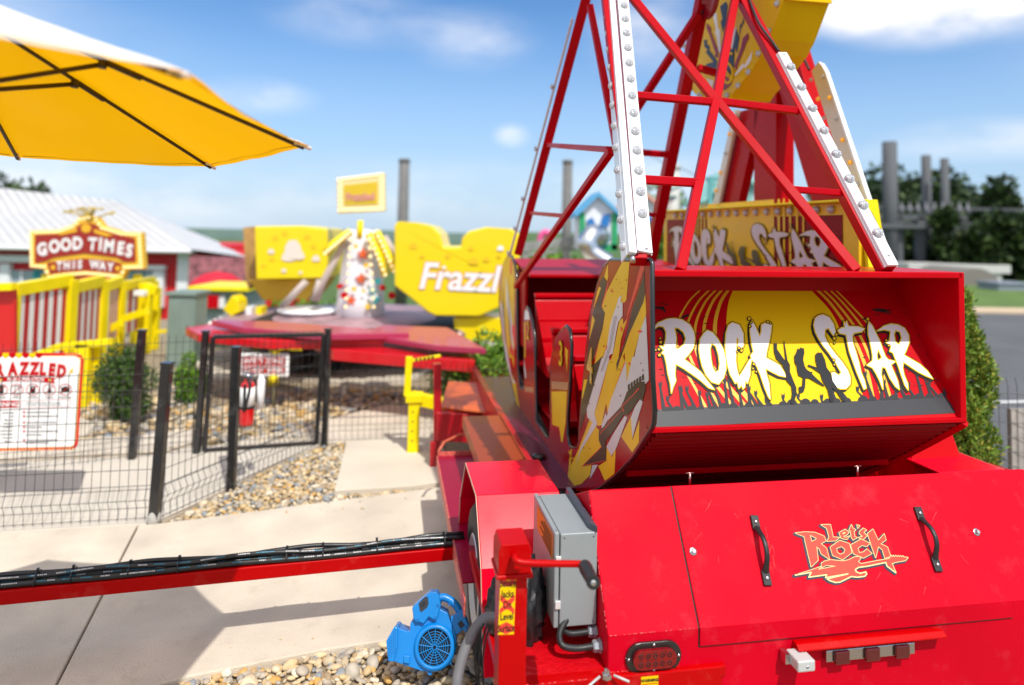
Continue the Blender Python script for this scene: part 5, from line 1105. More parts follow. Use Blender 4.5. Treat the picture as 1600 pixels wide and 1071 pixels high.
for k in range(8):
    rb = MB(); path = [apex+(rim[k]-apex)*f_-un*.010 for f_ in np.linspace(.02, .985, 9)]
    rb.tube(path, .0055, 8); rb.build('rib', RIBM, UM)
    sb = MB(); mid = apex+(rim[k]-apex)*.43; sb.tube([hubp+(rim[k]-UC).normalized()*.03, mid-un*.02], .0062, 8); sb.lathe(mid-un*.03, un, [(.010, 0), (.010, .02)], 10); sb.tube([mid-un*.012, mid+(rim[k]-apex)*.1-un*.012], .008, 8); sb.build('strut', RIBM, UM)
    tb_ = MB(); d = (rim[k]-apex).normalized(); tb_.tube([rim[k]-d*.04-un*.006, rim[k]+d*.006-un*.004], [.008, .005], 8); tb_.build('corner_pocket', FAB, UM)
b = MB()
for k in range(8):
    a_, c_ = rim[k], rim[(k+1) % 8]; b.tube([a_+(c_-a_)*g_ - ((a_+(c_-a_)*g_)-UC).normalized()*.025*UK*math.sin(math.pi*g_) + (apex-a_-(c_-a_)*g_).normalized()*.018 - un*.003 for g_ in np.linspace(.03, .97, 9)], .0011, 5)
b.build('hem_stitching', mat('stitch_ochre', (.5, .26, .0), .7), UM)
b = MB(); b.tube([hubp-un*.03, hubp+un*.04], .035, 16); b.tube([V((UC.x, UC.y, .05)), apex], .024, 16); b.build('pole', RIBM, UM)
b = MB(); b.lathe(V((UC.x, UC.y, .032)), Z, [(.25, 0), (.25, .05), (.1, .08), (.05, .16)], 32); b.build('base', BLK, UM)
# ================================================ HOSES ON THE BEAM
HB = thing('hose_bundle', (A_+B_)/2+Z*.03, 'bundle of black hydraulic hoses strapped along the red beam', 'hose bundle')
rr_ = random.Random(4); bA, bB = A_+Z*.029, B_+Z*.029; bd_ = (bB-bA); bs = bd_.normalized().cross(Z)
specs = [(-.024, .0105, .0105), (-.002, .0105, .0105), (.02, .0105, .0105), (-.012, .026, .0088), (.009, .026, .0088)]
HP = []
for i, (o_, h_, r_) in enumerate(specs):
    pts = []
    for k in range(15):
        f_ = k/14; wob = .004*math.sin(k*1.3+i*2.1)+.002*rr_.uniform(-1, 1); lift = (.012*math.sin(k*.9+i)**2 if i >= 3 else 0)+(.02*math.sin(math.pi*min(1, max(0, (f_-.66)/.2))) if i == 5 else 0)
        pts.append(bA+bd_*f_+bs*(o_+wob)+Z*(h_+lift))
    pts = smooth2(pts, 5); HP.append(pts); b = MB(); b.tube(pts, r_, 12); b.build('hose', mat('hose_black', (.014, .014, .015), .38, coat=.15, var=.2, vscale=30), HB)
b = MB()
for f_ in (.04, .17, .27, .335, .52, .60, .69, .745, .84, .93):
    c = bA+bd_*f_+Z*.016; vs = [c+bs*.04*math.cos(a)+Z*.023*math.sin(a) for a in np.linspace(0, 2*math.pi, 15)]
    b.tube(vs, .0028, 6, False); b.box(c+Z*.022-bs*.006-bd_.normalized()*.004, bs*.01, bd_.normalized()*.009, Z*.014)
b.build('cable_tie', BLK, HB)
bw, bc = MB(), MB()
for i in (0, 1, 3):
    pts = HP[i]; r_ = specs[i][2]+.0006; k = 3
    while k < len(pts)-3:
        a, c = pts[k], pts[k+1]; d = (c-a).normalized(); up = (V((0, -.75, .65))-d*V((0, -.75, .65)).dot(d)).normalized(); sd = d.cross(up)
        n_ = rr_.randint(4, 9); tgt = bw if rr_.random() < .5 else bc
        for q in range(n_):
            p = a+d*(q*.0065); tgt.box(p+up*r_-sd*.002, d*rr_.uniform(.003, .005), sd*.0042, up*.0004)
        k += rr_.choice((1, 2, 2, 3))
bw.build('white_marking', mat('mark_white', (.6, .6, .6), .5), HB); bc.build('blue_marking', mat('mark_blue', (.02, .22, .34), .5), HB)
# ================================================ AIR MOVER
AM = thing('air_mover', gz(690, 1052), 'bright blue portable air mover fan standing on the pebbles by the wheel', 'air mover')
BLU = mat('blue_plastic', (.0, .21, .62), .38, coat=.1, bump=.08, bscale=220, var=.04); BLUD = mat('blue_dark', (.0, .12, .4), .4)
YA = 2.58
an = V((.05, -.93, .36)).normalized()           # the way the fan faces
c0 = py_(680, 1010, YA); ax_ = Z.cross(an).normalized()*1; ay_ = an.cross(ax_)
if ax_.x < 0: ax_ = -ax_; 
def am(x, y, d=0): 
    """zoom pixel on the fan's face plane, then d metres back"""
    return onp(560+x/6.265, 900+y/6.265, c0, an)-an*d
cc = am(745, 700)
b = MB(); b.lathe(cc, -an, [(.0005, .02), (.058, .02), (.058, -.006), (.061, -.010), (.070, -.007), (.0765, .004), (.079, .02), (.079, .09), (.072, .13), (.04, .145), (.0005, .146)], 48)
body = b.build('fan_housing', BLU, AM)
b = MB(); b.lathe(cc, -an, [(.0575, .0045), (.0575, .0055)], 40); b.build('fan_dark_disc', mat('fan_inner_shade', (.004, .008, .014), .5), AM)  # solid dark disc painted as the shaded depth behind the grille
b = MB(); b.lathe(cc, -an, [(.058, .006), (.0572, .0061), (.02, .016), (.0005, .018)], 40)
b = MB()
for r_ in (.009, .017, .025, .033, .041, .049): b.tube([cc+(ax_*math.cos(a)+ay_*math.sin(a))*r_+an*.003 for a in np.linspace(0, 2*math.pi, 41)], .0011, 6, False)
for k in range(13): a = 2*math.pi*k/13+.1; b.tube([cc+(ax_*math.cos(a)+ay_*math.sin(a))*.006+an*.004, cc+(ax_*math.cos(a)+ay_*math.sin(a))*.059+an*.003], .0018, 6, False)
b.build('grille', mat('blue_grille', (.0, .2, .55), .4), AM)
# scroll of the housing and outlet throat
b = MB(); b.prism([[am(*q, .008) for q in ((505,470),(530,440),(560,400),(640,380),(800,330),(870,370),(890,430),(960,600),(960,720),(900,860),(820,910),(650,945),(600,935),(500,900),(345,845),(300,835),(275,640),(360,495),(385,500),(400,520),(480,550),(505,545))]], -an*.11); b.build('scroll_case', BLU, AM, .008, 3)
o_pl = [(272,640),(355,492),(385,510),(385,690),(345,842),(292,838)]
b = MB(); b.prism([[am(x, y, -.004) for x, y in o_pl]], -an*.008); b.build('outlet_frame', BLU, AM, .003, 2)
b = MB()
for i in range(4):
    for j in range(9):
        x0 = 296+i*20; y0 = 560+j*30-i*20; 
        if x0 > 372 or y0 > 810-(x0-290)*.9+30 or y0 < 640-(x0-272)*1.75+12: continue
        b.sheet([[am(x, y, -.0046) for x, y in ((x0, y0), (x0+12, y0-8), (x0+12, y0+8), (x0, y0+16))]])
b.build('outlet_slot', BLUD, AM)
b = MB(); b.prism([[am(*q, -.012) for q in ((528,310),(545,290),(700,158),(775,160),(795,205),(808,290),(770,428),(740,430),(690,400),(640,470),(600,450),(570,462),(540,410))]], -an*.10); b.build('motor_cap', BLU, AM, .007, 3)
b = MB(); b.prism([[am(*q, -.0135) for q in ((590,268),(650,205),(680,200),(690,270),(672,310),(618,352),(604,345))]], -an*.003); b.build('switch_plate', mat('charcoal_plastic', (.03, .032, .04), .4), AM, .001)
b = MB(); b.prism([[am(*q, -.0155) for q in ((612,270),(640,245),(662,250),(660,280),(625,305),(610,300))]], -an*.003); b.build('rocker_switch', BLK, AM)
b = MB(); b.tube(smooth2([am(790,225,.03), am(850,225,.03), am(930,275,.03), am(985,350,.03), am(1030,440,.03), am(1050,500,.03)], 6), .0135, 12); b.build('carry_handle', BLU, AM)
b = MB(); b.prism([[am(*q, .012) for q in ((900,410),(960,380),(1015,330),(1085,500),(1050,575),(1030,530),(965,590),(920,560))]], -an*.04); b.build('handle_bracket', BLU, AM, .004)
b = MB(); b.prism([[am(*q, .0105) for q in ((968,475),(1005,442),(1045,490),(1000,525))]], -an*.003); b.build('socket', BLK, AM)
b = MB()
for q in ((778,290), (580,433), (752,411)): b.lathe(am(*q, -.0125), an, [(.0055, -.0005), (.0055, .0005)], 12)
for q in ((890,285), (1058,512)): b.lathe(am(*q, .012), an, [(.0045, 0), (.0045, .006)], 12)
b.islands('screw_recess', BLUD, AM)
b = MB(); b.prism([[am(*q, .01) for q in ((655,935),(740,925),(715,980),(690,985))]], -an*.03); b.prism([[am(*q, .03) for q in ((850,880),(920,835),(905,895))]], -an*.03); b.prism([[am(*q, -.002) for q in ((448,780),(505,785),(500,865),(440,850))]], -an*.02); b.islands('foot', BLU, AM, .002)
b = MB(); P0 = am(900, 880, .05)
b.tube(smooth2([P0, gz(745, 1062, .03), gz(735, 1075, .02), gz(700, 1080, .03), gz(680, 1090, .02), gz(720, 1120, .02)], 6), .0045, 8); b.build('power_lead', BLKR, AM)
# black bag bunched up behind the jack
b = MB(); rr_ = random.Random(9)
v0, f0 = ico(4)
def lump(c, sx_, sy_, sz_, seed, amp=.16, fr=3.2):
    vs = []
    for v in v0:
        v = V(v); n_ = noise.noise(v*fr+V((seed, 0, 0)))*amp + abs(noise.noise(v*fr*2.3+V((0, seed, 0))))*amp*.9
        w_ = v*(1+n_); vs.append(c+V((w_.x*sx_, w_.y*sy_, w_.z*sz_)))
    b.add(vs, [tuple(q) for q in f0], True)
lump(T(.44, 2.17, .53), .06, .08, .14, 1.0, .3, 4.5); lump(T(.38, 2.2, .50), .05, .07, .11, 5.0, .3, 4.5)
tag(b.build('black_bag', mat('black_bag', (.012, .012, .014), .42, bump=.5, bscale=18)), 'crumpled black bag stuffed between crank jack and grey control box', 'bag')
# ================================================ FOLIAGE
def leafmat(name, cols, rough=.55): return mat(name, cols[0], rough, ramp=cols, var=.15, vscale=6, spec=.35)
BOX = leafmat('boxwood_leaf', [(.035,.085,.012), (.05,.12,.015), (.02,.055,.01), (.08,.16,.02), (.045,.1,.02), (.12,.19,.03)])
LIME = leafmat('bright_leaf', [(.13,.28,.02), (.08,.19,.015), (.18,.34,.03), (.05,.13,.012), (.24,.38,.04), (.1,.22,.02)])
CONI = leafmat('conifer_leaf', [(.13,.23,.02), (.19,.3,.03), (.08,.15,.015), (.25,.36,.04), (.15,.25,.02), (.34,.3,.04), (.1,.19,.02)])
FARL = leafmat('far_tree_leaf', [(.025,.05,.015), (.035,.07,.02), (.02,.04,.012), (.05,.085,.02)])
def leaves(name, centres, n, size, m, parent, seed, asp=.5, up=.0):
    """n leaf faces spread through ellipsoidal clumps (c, rx, ry, rz)"""
    r = np.random.RandomState(seed); vol = np.array([c[1]*c[2]*c[3] for c in centres])**.75; vol /= vol.sum(); vs = []; 
    ids = r.choice(len(centres), n, p=vol)
    C_ = np.array([c[0][:] for c in centres])[ids]; Rr = np.array([c[1:] for c in centres])[ids]
    d = r.normal(size=(n, 3)); d /= np.linalg.norm(d, axis=1)[:, None]; rad_ = r.uniform(.35, 1.05, n)**.6
    p = C_+d*Rr*rad_[:, None]; ok = p[:, 2] > .01; p = p[ok]; d = d[ok]; n = len(p)
    a = d*.6+r.normal(size=(n, 3))*.6+np.array([0, 0, up]); a /= np.linalg.norm(a, axis=1)[:, None]
    q = np.cross(a, r.normal(size=(n, 3))); q /= np.linalg.norm(q, axis=1)[:, None]; s = size*r.uniform(.6, 1.35, n)[:, None]
    nn = np.cross(a, q)
    v = np.stack([p, p+a*s*.5+q*s*asp*.5+nn*s*.06, p+a*s, p+a*s*.5-q*s*asp*.5+nn*s*.06], 1).reshape(-1, 3)
    f = np.arange(4*n).reshape(n, 4)
    me = bpy.data.meshes.new(name); me.vertices.add(4*n); me.vertices.foreach_set('co', v.ravel()); me.loops.add(4*n); me.loops.foreach_set('vertex_index', f.ravel().astype(np.int32))
    me.polygons.add(n); me.polygons.foreach_set('loop_start', np.arange(0, 4*n, 4, dtype=np.int32)); me.update(); me.validate(); return link(name, me, parent, m)
def clumps(c, rx, ry, rz, n, rs, seed, shape=lambda f: 1):
    r_ = random.Random(seed); o = []
    for k in range(n):
        while True:
            x, y, z = r_.uniform(-1, 1), r_.uniform(-1, 1), r_.uniform(-1, 1)
            if x*x+y*y+z*z < 1: break
        w = shape((z+1)/2); s = rs*r_.uniform(.6, 1.4); o.append((c+V((x*rx*w, y*ry*w, z*rz)), s, s, s*1.1))
    return o
TRK = mat('bark', (.12, .08, .05), .9, var=.3, vscale=12, bump=.6, bscale=20)
def shrub(name, g, rx, h, n, size, m, label, cat, seed, nc=26, group=None, shape=None, asp=.5, stemh=None, crs=.3, up=0.0):
    t = thing(name, g, label, cat, group); c = g+Z*(h*.52)
    cl_ = clumps(c, rx*.8, rx*.8, h*.46, nc, rx*crs, seed, shape or (lambda f: math.sin(math.pi*min(1, .18+f*.8))**.5))
    leaves('foliage', cl_, n, size, m, t, seed, asp, up)
    b = MB(); r_ = random.Random(seed)
    for k in range(7): 
        e_ = cl_[k*2 % len(cl_)][0]; b.tube(smooth2([g+V((r_.uniform(-.02, .02), r_.uniform(-.02, .02), 0)), g+(e_-g)*.5+V((0, 0, .03)), e_], 4), [.012*h*(1-.8*i/8) for i in range(9)], 6)
    b.islands('stem', TRK, t); return t
g = gz(190, 662); shrub('boxwood_shrub', g, .24, .66, 9000, .03, BOX, 'dark green upright shrub behind the fence beside the rules board', 'shrub', 1, 40, crs=.34)
g = gz(292, 632); shrub('boxwood_shrub', g, .19, .44, 4500, .034, LIME, 'smaller yellow-green shrub in gravel left of the gate', 'shrub', 2, 24)
g = V((.03, 5.1, 0)); g = gz(758, 655); t = shrub('leafy_shrub', g, .46, .70, 17000, .044, LIME, 'bright green leafy shrub behind the orange steps of the trailer', 'shrub', 3, 50, crs=.3, asp=.4)
g = gz(640, 560); 
# tall narrow conifer right of the car
cg = V((2.56, 4.0, 0)); CT = thing('conifer', cg, 'tall narrow green conifer right of the bench car', 'tree')
cl_ = []; r_ = random.Random(8)
for k in range(190):
    z_ = r_.uniform(.03, 1.34); w_ = .215*math.sin(math.pi*(.14+.80*(z_/1.4)**.8))**.7*(1 if z_ < 1.2 else .7); a = r_.uniform(0, 6.28); q = r_.uniform(.45, 1)*w_
    cl_.append((cg+V((q*math.cos(a), q*math.sin(a), z_)), .06, .06, .085))
leaves('foliage', cl_, 44000, .032, CONI, CT, 12, .3, .9)
b = MB(); b.tube([cg, cg+Z*1.3], [.035, .008], 8); b.build('trunk', TRK, CT)
# ================================================ BACKGROUND, LEFT TO RIGHT
def pq(x, y, Y, dz=0): return py_(x, y, Y)
def pris(name, px, Y, thick, m, parent=None, bevel=0):
    b = MB(); b.prism([[pq(x, y, Y) for x, y in px]], V((0, thick, 0))); return b.build(name, m, parent, bevel)
# ---- white-roofed red barn
BR = thing('red_barn', V((-11, 21, -1.7)), 'red hall with white trim and pale metal roof behind the welcome sign', 'building')
BW = mat('barn_red', (.62, .01, .012), .55, var=.04); RFW = mat('pale_metal_roof', (.58, .575, .57), .45, var=.03)
def bz(x, y, Y=21): return pq(x, y, Y)
pL, pR = bz(-260, 385), bz(292, 388)
b = MB(); b.wbox(pL.x, pR.x, 21, 29, -1.7, pR.z); b.wbox(pR.x, bz(383, 405, 21).x, 23.5, 29, -1.7, pR.z-.2); b.build('wall', BW, BR)
e0, e1, e2_, e3_ = bz(-300, 378, 20.4), bz(300, 390, 20.4), bz(386, 402, 23), bz(386, 396, 30)
r0, r1 = pq(-300, 262, 25), pq(180, 314, 25)
b = MB(); b.add([e0, e1, e2_, e3_, r0, r1, V((e0.x, 30, e0.z))], [(0, 1, 5, 4), (1, 2, 5), (2, 3, 5), (3, 6, 4, 5)]); b.add([e0-Z*.12, e1-Z*.12, e2_-Z*.12, e3_-Z*.12, V((e0.x, 30, e0.z-.12))], [(0, 1, 2, 3, 4)])
b.build('roof', RFW, BR)
b = MB()
for k in range(34): b.tube([e0+(e1-e0)*(k/33)+Z*.01, r0+(r1-r0)*(k/33)+Z*.01], .014, 4)
b.build('roof_seam', RFW, BR)
b = MB(); b.tube([e0-Z*.06-V((0, .06, 0)), e1-Z*.06-V((0, .06, 0))], .06, 8); b.build('gutter', WHT, BR)
b = MB(); b.wbox(pL.x, pR.x+.3, 20.9, 21, pR.z-.17, pR.z-.0); xa = bz(279, 430).x; b.wbox(xa, bz(296, 430).x, 20.88, 21.02, -1.7, pR.z-.172)
for x0, x1, y0, y1 in ((-20, 58, 398, 410), (156, 262, 413, 422), (6, 18, 412, 480), (244, 258, 424, 480)): p, q = bz(x0, y0), bz(x1, y1); b.wbox(p.x, q.x, 20.8, 20.98, q.z, p.z)
b.build('trim', WHT, BR)
for x0, x1, y0, y1 in ((20, 56, 422, 450), (60, 72, 420, 450), (160, 206, 422, 450), (212, 240, 424, 452)):
    p, q = bz(x0, y0), bz(x1, y1); b = MB(); b.wbox(p.x, q.x, 20.9, 20.97, q.z, p.z); w_ = b.build('window', mat('window_glass', (.35, .42, .48), .1, coat=1), BR)
    b = MB(); b.wbox(p.x-.05, p.x+.05, 20.85, 20.89, q.z, p.z); b.wbox((p.x+q.x)/2-.03, (p.x+q.x)/2+.03, 20.85, 20.89, q.z, p.z); b.build('frame', mat('teal_trim', (.02, .3, .32), .5) if x0 in (60, 212) else WHT, w_)
# ---- welcome sign
WS = thing('welcome_sign', V((-6.1, 9.6, 0)), 'arched red and yellow marquee sign above the striped fence', 'sign')
WY = 9.6
def wz(x, y): return (x/4.463, 320+y/4.463)
def wq_(x, y): return pq(x, y, WY)
ol = [(200,185),(250,180),(400,175),(500,140),(550,90),(620,75),(680,95),(720,150),(850,190),(985,195),(1000,450),(880,455),(850,525),(700,500),(590,495),(450,505),(335,525),(300,450),(205,440)]
def WZ(l): return [wz(*p) for p in l]
b = MB(); b.prism([[wq_(*p) for p in WZ(ol)]], V((0, .12, 0))); wb = b.build('marquee', mat('marquee_yellow', (.85, .5, .03), .45), WS, .01)
nw = V((0, -1, 0))
inn = [(245,212),(400,205),(520,170),(570,135),(620,125),(670,140),(710,180),(850,215),(945,235),(950,400),(865,400),(820,370),(590,340),(380,370),(310,400),(245,410)]
decal('marquee_panel', [WZ(inn), WZ([(330,405),(400,395),(590,375),(780,390),(850,410),(850,460),(820,480),(590,458),(400,475),(350,485)])], wq_, nw*.012, mat('marquee_red', (.33, .02, .012), .5), wb)
decal('marquee_sun', [WZ([(605+40*math.cos(a)*(1 if k % 2 else .75), 165+36*math.sin(a)*(1 if k % 2 else .75)) for k, a in enumerate(np.linspace(0, 6.283, 25)[:-1])]), WZ([(375+18*math.cos(a), 438+18*math.sin(a)) for a in np.linspace(0, 6.28, 10)[:-1]]), WZ([(825+18*math.cos(a), 445+18*math.sin(a)) for a in np.linspace(0, 6.28, 10)[:-1]]), WZ([(390,200),(540,165),(540,190),(430,212)]), WZ([(660,170),(800,215),(740,222),(660,195)])], wq_, nw*.018, mat('sun_orange', (.85, .45, .02), .4), wb)
XX = V((1, 0, 0))
for i, ch in enumerate('GOOD TIMES'):
    if ch != ' ':
        x, y = [(300,315),(385,295),(465,283),(545,275),0,(650,280),(705,280),(765,293),(845,308),(905,325)][i]; sl_ = (x-600)*.00035
        q_ = wq_(*wz(x, y)); text('marquee_letter', ch, q_, V((1, 0, -sl_)), V((sl_, 0, 1)), .235, WHP, wb, bold=.012, sx=.8, off=.02)
for i, ch in enumerate('THIS WAY'):
    if ch != ' ':
        x, y = [(420,430),(472,425),(520,422),(562,420),0,(665,420),(720,428),(775,437)][i]; q_ = wq_(*wz(x, y)); text('marquee_letter', ch, q_, XX, Z, .155, WHP, wb, bold=.008, sx=.8, off=.02)
lamps = []
def along(l, st_):
    o = []; 
    for i in range(len(l)):
        a, c = V(l[i]), V(l[(i+1) % len(l)]); n_ = max(1, int((c-a).length/st_)); o += [tuple(a+(c-a)*k/n_) for k in range(n_)]
    return o
lens_bulbs('marquee_bulb', [wq_(*wz(*p))+nw*.002 for p in along(offset(ol, -16), 27)][:98], nw, .02, mat('warm_bulb', (1, .85, .5), .3, emit=(1, .75, .35), emis=.5), wb)
b = MB(); 
for x in (60, 205): p = wq_(x, 430); b.wbox(p.x-.05, p.x+.05, WY+.13, WY+.2, -.2, p.z)
b.islands('post', YEL, WS)
b = MB(); p = wq_(140, 340); r_ = random.Random(2)
for k in range(14): a = r_.uniform(.3, 2.8); b.tube([p-Z*.05, p+V((math.cos(a)*.25, 0, math.sin(a)*.12)), p+V((math.cos(a)*.42, r_.uniform(-.1, .1), math.sin(a)*.1+.03))], [.012, .008, .02], 6)
b.build('finial', mat('gold_finial', (.55, .38, .03), .5), WS)
# ---- striped queue walls, yellow framed, stepping away
STW = mat('stripe_white', (.8, .78, .74), .6); STR = mat('stripe_red', (.45, .012, .015), .55)
yrow = [(20, 108, 462, 452, 566, 566, 6.6, 7.4), (110, 158, 458, 452, 562, 560, 7.4, 8.2), (160, 186, 456, 452, 560, 556, 8.2, 8.8), (188, 238, 454, 450, 556, 552, 8.8, 10)]
SW = thing('striped_queue_wall', V((-5.2, 7.6, 0)), 'red and white striped panels in yellow frames below the welcome sign', 'wall')
def yp(x, y, Yv): return pq(x, y, Yv)
for x0, x1, t0, t1, b0, b1, Y0, Y1 in yrow:
    f = lambda k, e: (x0+(x1-x0)*k, )
    fr = MB(); top0, top1 = yp(x0, t0, Y0), yp(x1, t1, Y1); 
    top0.z += .02; fr.beam(V((top0.x, top0.y, .0)), top0, .10, .10, V((0, 1, 0))); fr.beam(V((top1.x, top1.y, .0)), top1+Z*.1, .13, .13, V((0, 1, 0))); fr.beam(top0+Z*.03, top1+Z*.10, .10, .12, Z)
    pf = fr.build('frame', YEL, SW, .005); w = MB(); rd = MB(); ns_ = 6 if x1-x0 > 60 else 5
    for i in range(ns_):
        k0, k1 = i/ns_, (i+1)/ns_; mid = (k0+k1)/2
        for q, (ka, kb) in enumerate(((k0, mid), (mid, k1))):
            a_, c_ = top0+(top1-top0)*ka, top0+(top1-top0)*kb; t_ = (rd, w)[q]; nrm = (top1-top0).cross(Z).normalized()*.02
            t_.prism([[V((a_.x, a_.y, .25)), V((c_.x, c_.y, .25)), V((c_.x, c_.y, c_.z)), V((a_.x, a_.y, a_.z))]], nrm)
    w.build('white_stripe', STW, pf); rd.build('red_stripe', STR, pf)
pris('end_panel', [(-80, 452), (22, 452), (22, 600), (-80, 610)], 6.5, .04, mat('solid_red', (.62, .01, .01), .4, coat=.3), SW)
b = MB(); b.beam(pq(-80, 452, 6.45), pq(22, 448, 6.45), .08, .07, Z)
for x0, y0, x1, y1, Y0, w_ in ((45, 560, 92, 542, 6.3, .06), (92, 542, 175, 534, 6.3, .06), (188, 500, 232, 486, 8.6, .09), (160, 520, 190, 505, 8.5, .09), (225, 448, 245, 455, 9, .12)): b.beam(pq(x0, y0, Y0), pq(x1, y1, Y0), .05, w_, Z)
for x_, y0, Y0 in ((130, 538, 6.3), (150, 536, 6.4), (137, 536, 6.5)): b.beam(pq(x_, y0, Y0), V((pq(x_, y0, Y0).x, Y0, 0)), .13, .05, V((0, 1, 0)))
for x_, y0, Y0, w_ in ((228, 442, 9.2, .14), (243, 450, 9.3, .12), (234, 448, 9.0, .06)): b.beam(pq(x_, y0, Y0), V((pq(x_, y0, Y0).x, Y0, 0)), w_, .1, V((0, 1, 0)))
b.islands('yellow_rail', YEL, SW, .004)
b = MB(); a = pq(262, 518, 8.6); c = pq(292, 515, 8.6); b.beam(a-V((.15, 0, .01)), c, .04, .045, Z); b.build('latch_bar', YEL, SW)
b = MB(); p = pq(228, 458, 8.9); b.wbox(p.x-.14, p.x+.0, 8.85, 8.95, p.z-.04, p.z+.03); b.build('lamp_box', WHT, SW, .01)
# ---- cabinets
def cabinet(name, x0, x1, yt, Y, base, m, label):
    p, q = pq(x0, yt, Y), pq(x1, yt, Y); t = thing(name, V(((p.x+q.x)/2, Y, base)), label, 'cabinet')
    b = MB(); b.wbox(p.x, q.x, Y, Y+.35, base, p.z-.03); b.build('case', m, t, .01)
    b = MB(); b.wbox(p.x-.02, q.x+.02, Y-.03, Y+.38, p.z-.03, p.z+.01); b.build('lid', m, t, .006)
    b = MB(); b.wbox(p.x+.03, q.x-.03, Y-.008, Y, base+.05, p.z-.08); b.wbox((p.x+q.x)/2-.004, (p.x+q.x)/2+.004, Y-.012, Y-.007, base+.05, p.z-.08); b.build('door', m, t, .003)
    b = MB(); b.wbox(q.x-.08, q.x-.06, Y-.02, Y-.008, (base+p.z)/2-.05, (base+p.z)/2+.05); b.build('handle', BLK, t)
cabinet('utility_cabinet', 263, 305, 458, 8.2, 0, GREENC, 'tall grey-green utility cabinet beside the striped wall')
cabinet('utility_cabinet', 307, 348, 505, 9.5, 0, mat('green_enamel_dark', (.08, .13, .09), .5), 'squat dark green utility box behind the tall cabinet')
# ---- food kiosk
KS = thing('snack_kiosk', V((-5.6, 14, -.6)), 'low kiosk with yellow counter and red and white front', 'kiosk')
p, q = pq(293, 448, 14), pq(388, 456, 14); b = MB(); b.wbox(p.x, q.x, 14, 15.5, q.z, p.z); b.build('counter', YEL, KS, .01)
b = MB(); b.wbox(p.x+.1, q.x-.1, 14.2, 15.3, -.8, q.z); b.build('base', mat('kiosk_grey', (.3, .33, .34), .6), KS)
b = MB(); a, c = pq(306, 462, 14.1), pq(350, 482, 14.1); b.wbox(a.x, c.x, 14.1, 14.19, c.z, a.z); b.build('front_panel', WHT, KS)
b = MB(); a, c = pq(324, 462, 14.05), pq(340, 482, 14.05); b.wbox(a.x, c.x, 14.05, 14.09, c.z, a.z); b.build('red_square', REDP, KS)
# ---- low red canopies
def canopy(x0, x1, y0, y1, Y, label, seed):
    t = thing('red_canopy', V((pq((x0+x1)/2, y0, Y).x, Y, 0)), label, 'canopy'); cx = pq((x0+x1)/2, y0, Y); rx = (pq(x1, y1, Y).x-pq(x0, y1, Y).x)/2; zb2 = pq(x0, y1, Y).z
    b = MB(); b.lathe(V((cx.x, Y, zb2)), Z, [(rx, -.06), (rx, 0), (rx*.85, (cx.z-zb2)*.35), (rx*.5, (cx.z-zb2)*.8), (.001, cx.z-zb2)], 16); b.build('cover', mat('canopy_red', (.6, .01, .03), .6), t)
    b = MB(); b.tube([V((cx.x, Y, -1)), V((cx.x, Y, zb2))], .03, 8); b.build('post', BLK, t)
canopy(112, 186, 431, 448, 12, 'red domed canopy right behind the striped panels', 1)
canopy(298, 382, 424, 446, 17, 'wide red domed canopy above the yellow kiosk counter', 2)
b = MB(); p, q = pq(296, 402, 19), pq(383, 440, 19); b.wbox(p.x, q.x, 19, 19.4, -1, p.z); tag(b.build('arcade_front', mat('arcade_mix', (.35, .12, .14), .7, var=.7, vscale=5)), 'dim red open shop front under the roof edge', 'shop front')
# ---- far ride with yellow tubs
FR_ = thing('tub_ride', V((-2.4, 8.5, 0)), 'blurred yellow tub ride with white tower and lit square sign', 'ride')
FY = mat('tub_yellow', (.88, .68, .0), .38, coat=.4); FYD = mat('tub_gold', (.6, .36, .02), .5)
Yu = 8.0
def arcs(l): return [tuple(p) for p in l]
tub = [(616, 352), (622, 346), (650, 348), (676, 354), (688, 366), (693, 387), (720, 386), (722, 372), (732, 362), (760, 355), (800, 358), (812, 366), (812, 450), (800, 466), (782, 480), (748, 495), (680, 494), (668, 488), (640, 465), (616, 447)]
t1 = pris('tub', tub, Yu, .9, FY, FR_, .02)
def uq(x, y): return pq(x, y, Yu)
XU = V((1, 0, 0))
text('tub_lettering_glow', 'Frazzled', uq(742, 437)+V((0, -.004, 0)), V((1, 0, -.03)), Z, .43, mat('glow_orange', (.85, .35, .1), .5), t1, bold=.02, sx=.92, shear=.2); text('tub_lettering', 'Frazzled', uq(742, 437)+V((0, -.012, 0)), V((1, 0, -.03)), Z, .43, WHP, t1, bold=.01, sx=.92, shear=.2)
def spots(fn, l, nv, m, parent, nm='print_spot'):
    b = MB()
    for i_, (x, y, r_) in enumerate(l): b.sheet([[fn(x+r_*math.cos(a)*(1+.25*math.sin(3*a)), y+r_*math.sin(a)*(1+.2*math.cos(2*a)))+nv*(1+.15*i_) for a in np.linspace(0, 6.283, 13)[:-1]]])
    b.build(nm, m, parent)
spots(uq, [(646, 384, 6), (700, 400, 4), (736, 388, 4), (760, 405, 5), (690, 418, 5), (740, 408, 7), (660, 400, 3), (780, 400, 3)], V((0, -.008, 0)), mat('splash_orange', (.88, .56, .01), .5), t1); spots(uq, [(782, 388, 5), (694, 418, 3)], V((0, -.016, 0)), WHP, t1)
pris('tub_support', [(708, 497), (780, 497), (812, 500), (812, 535), (712, 533)], 8.1, .5, FY, FR_, .02)
t2 = pris('tub', [(397, 354), (470, 353), (511, 358), (511, 435), (400, 437)], 9.2, .9, FY, FR_, .02)
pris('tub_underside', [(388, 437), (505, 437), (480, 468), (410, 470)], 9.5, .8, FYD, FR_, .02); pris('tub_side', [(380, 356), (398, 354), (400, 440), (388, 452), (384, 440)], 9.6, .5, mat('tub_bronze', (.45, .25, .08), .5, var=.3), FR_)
def vq(x, y): return pq(x, y, 9.2)
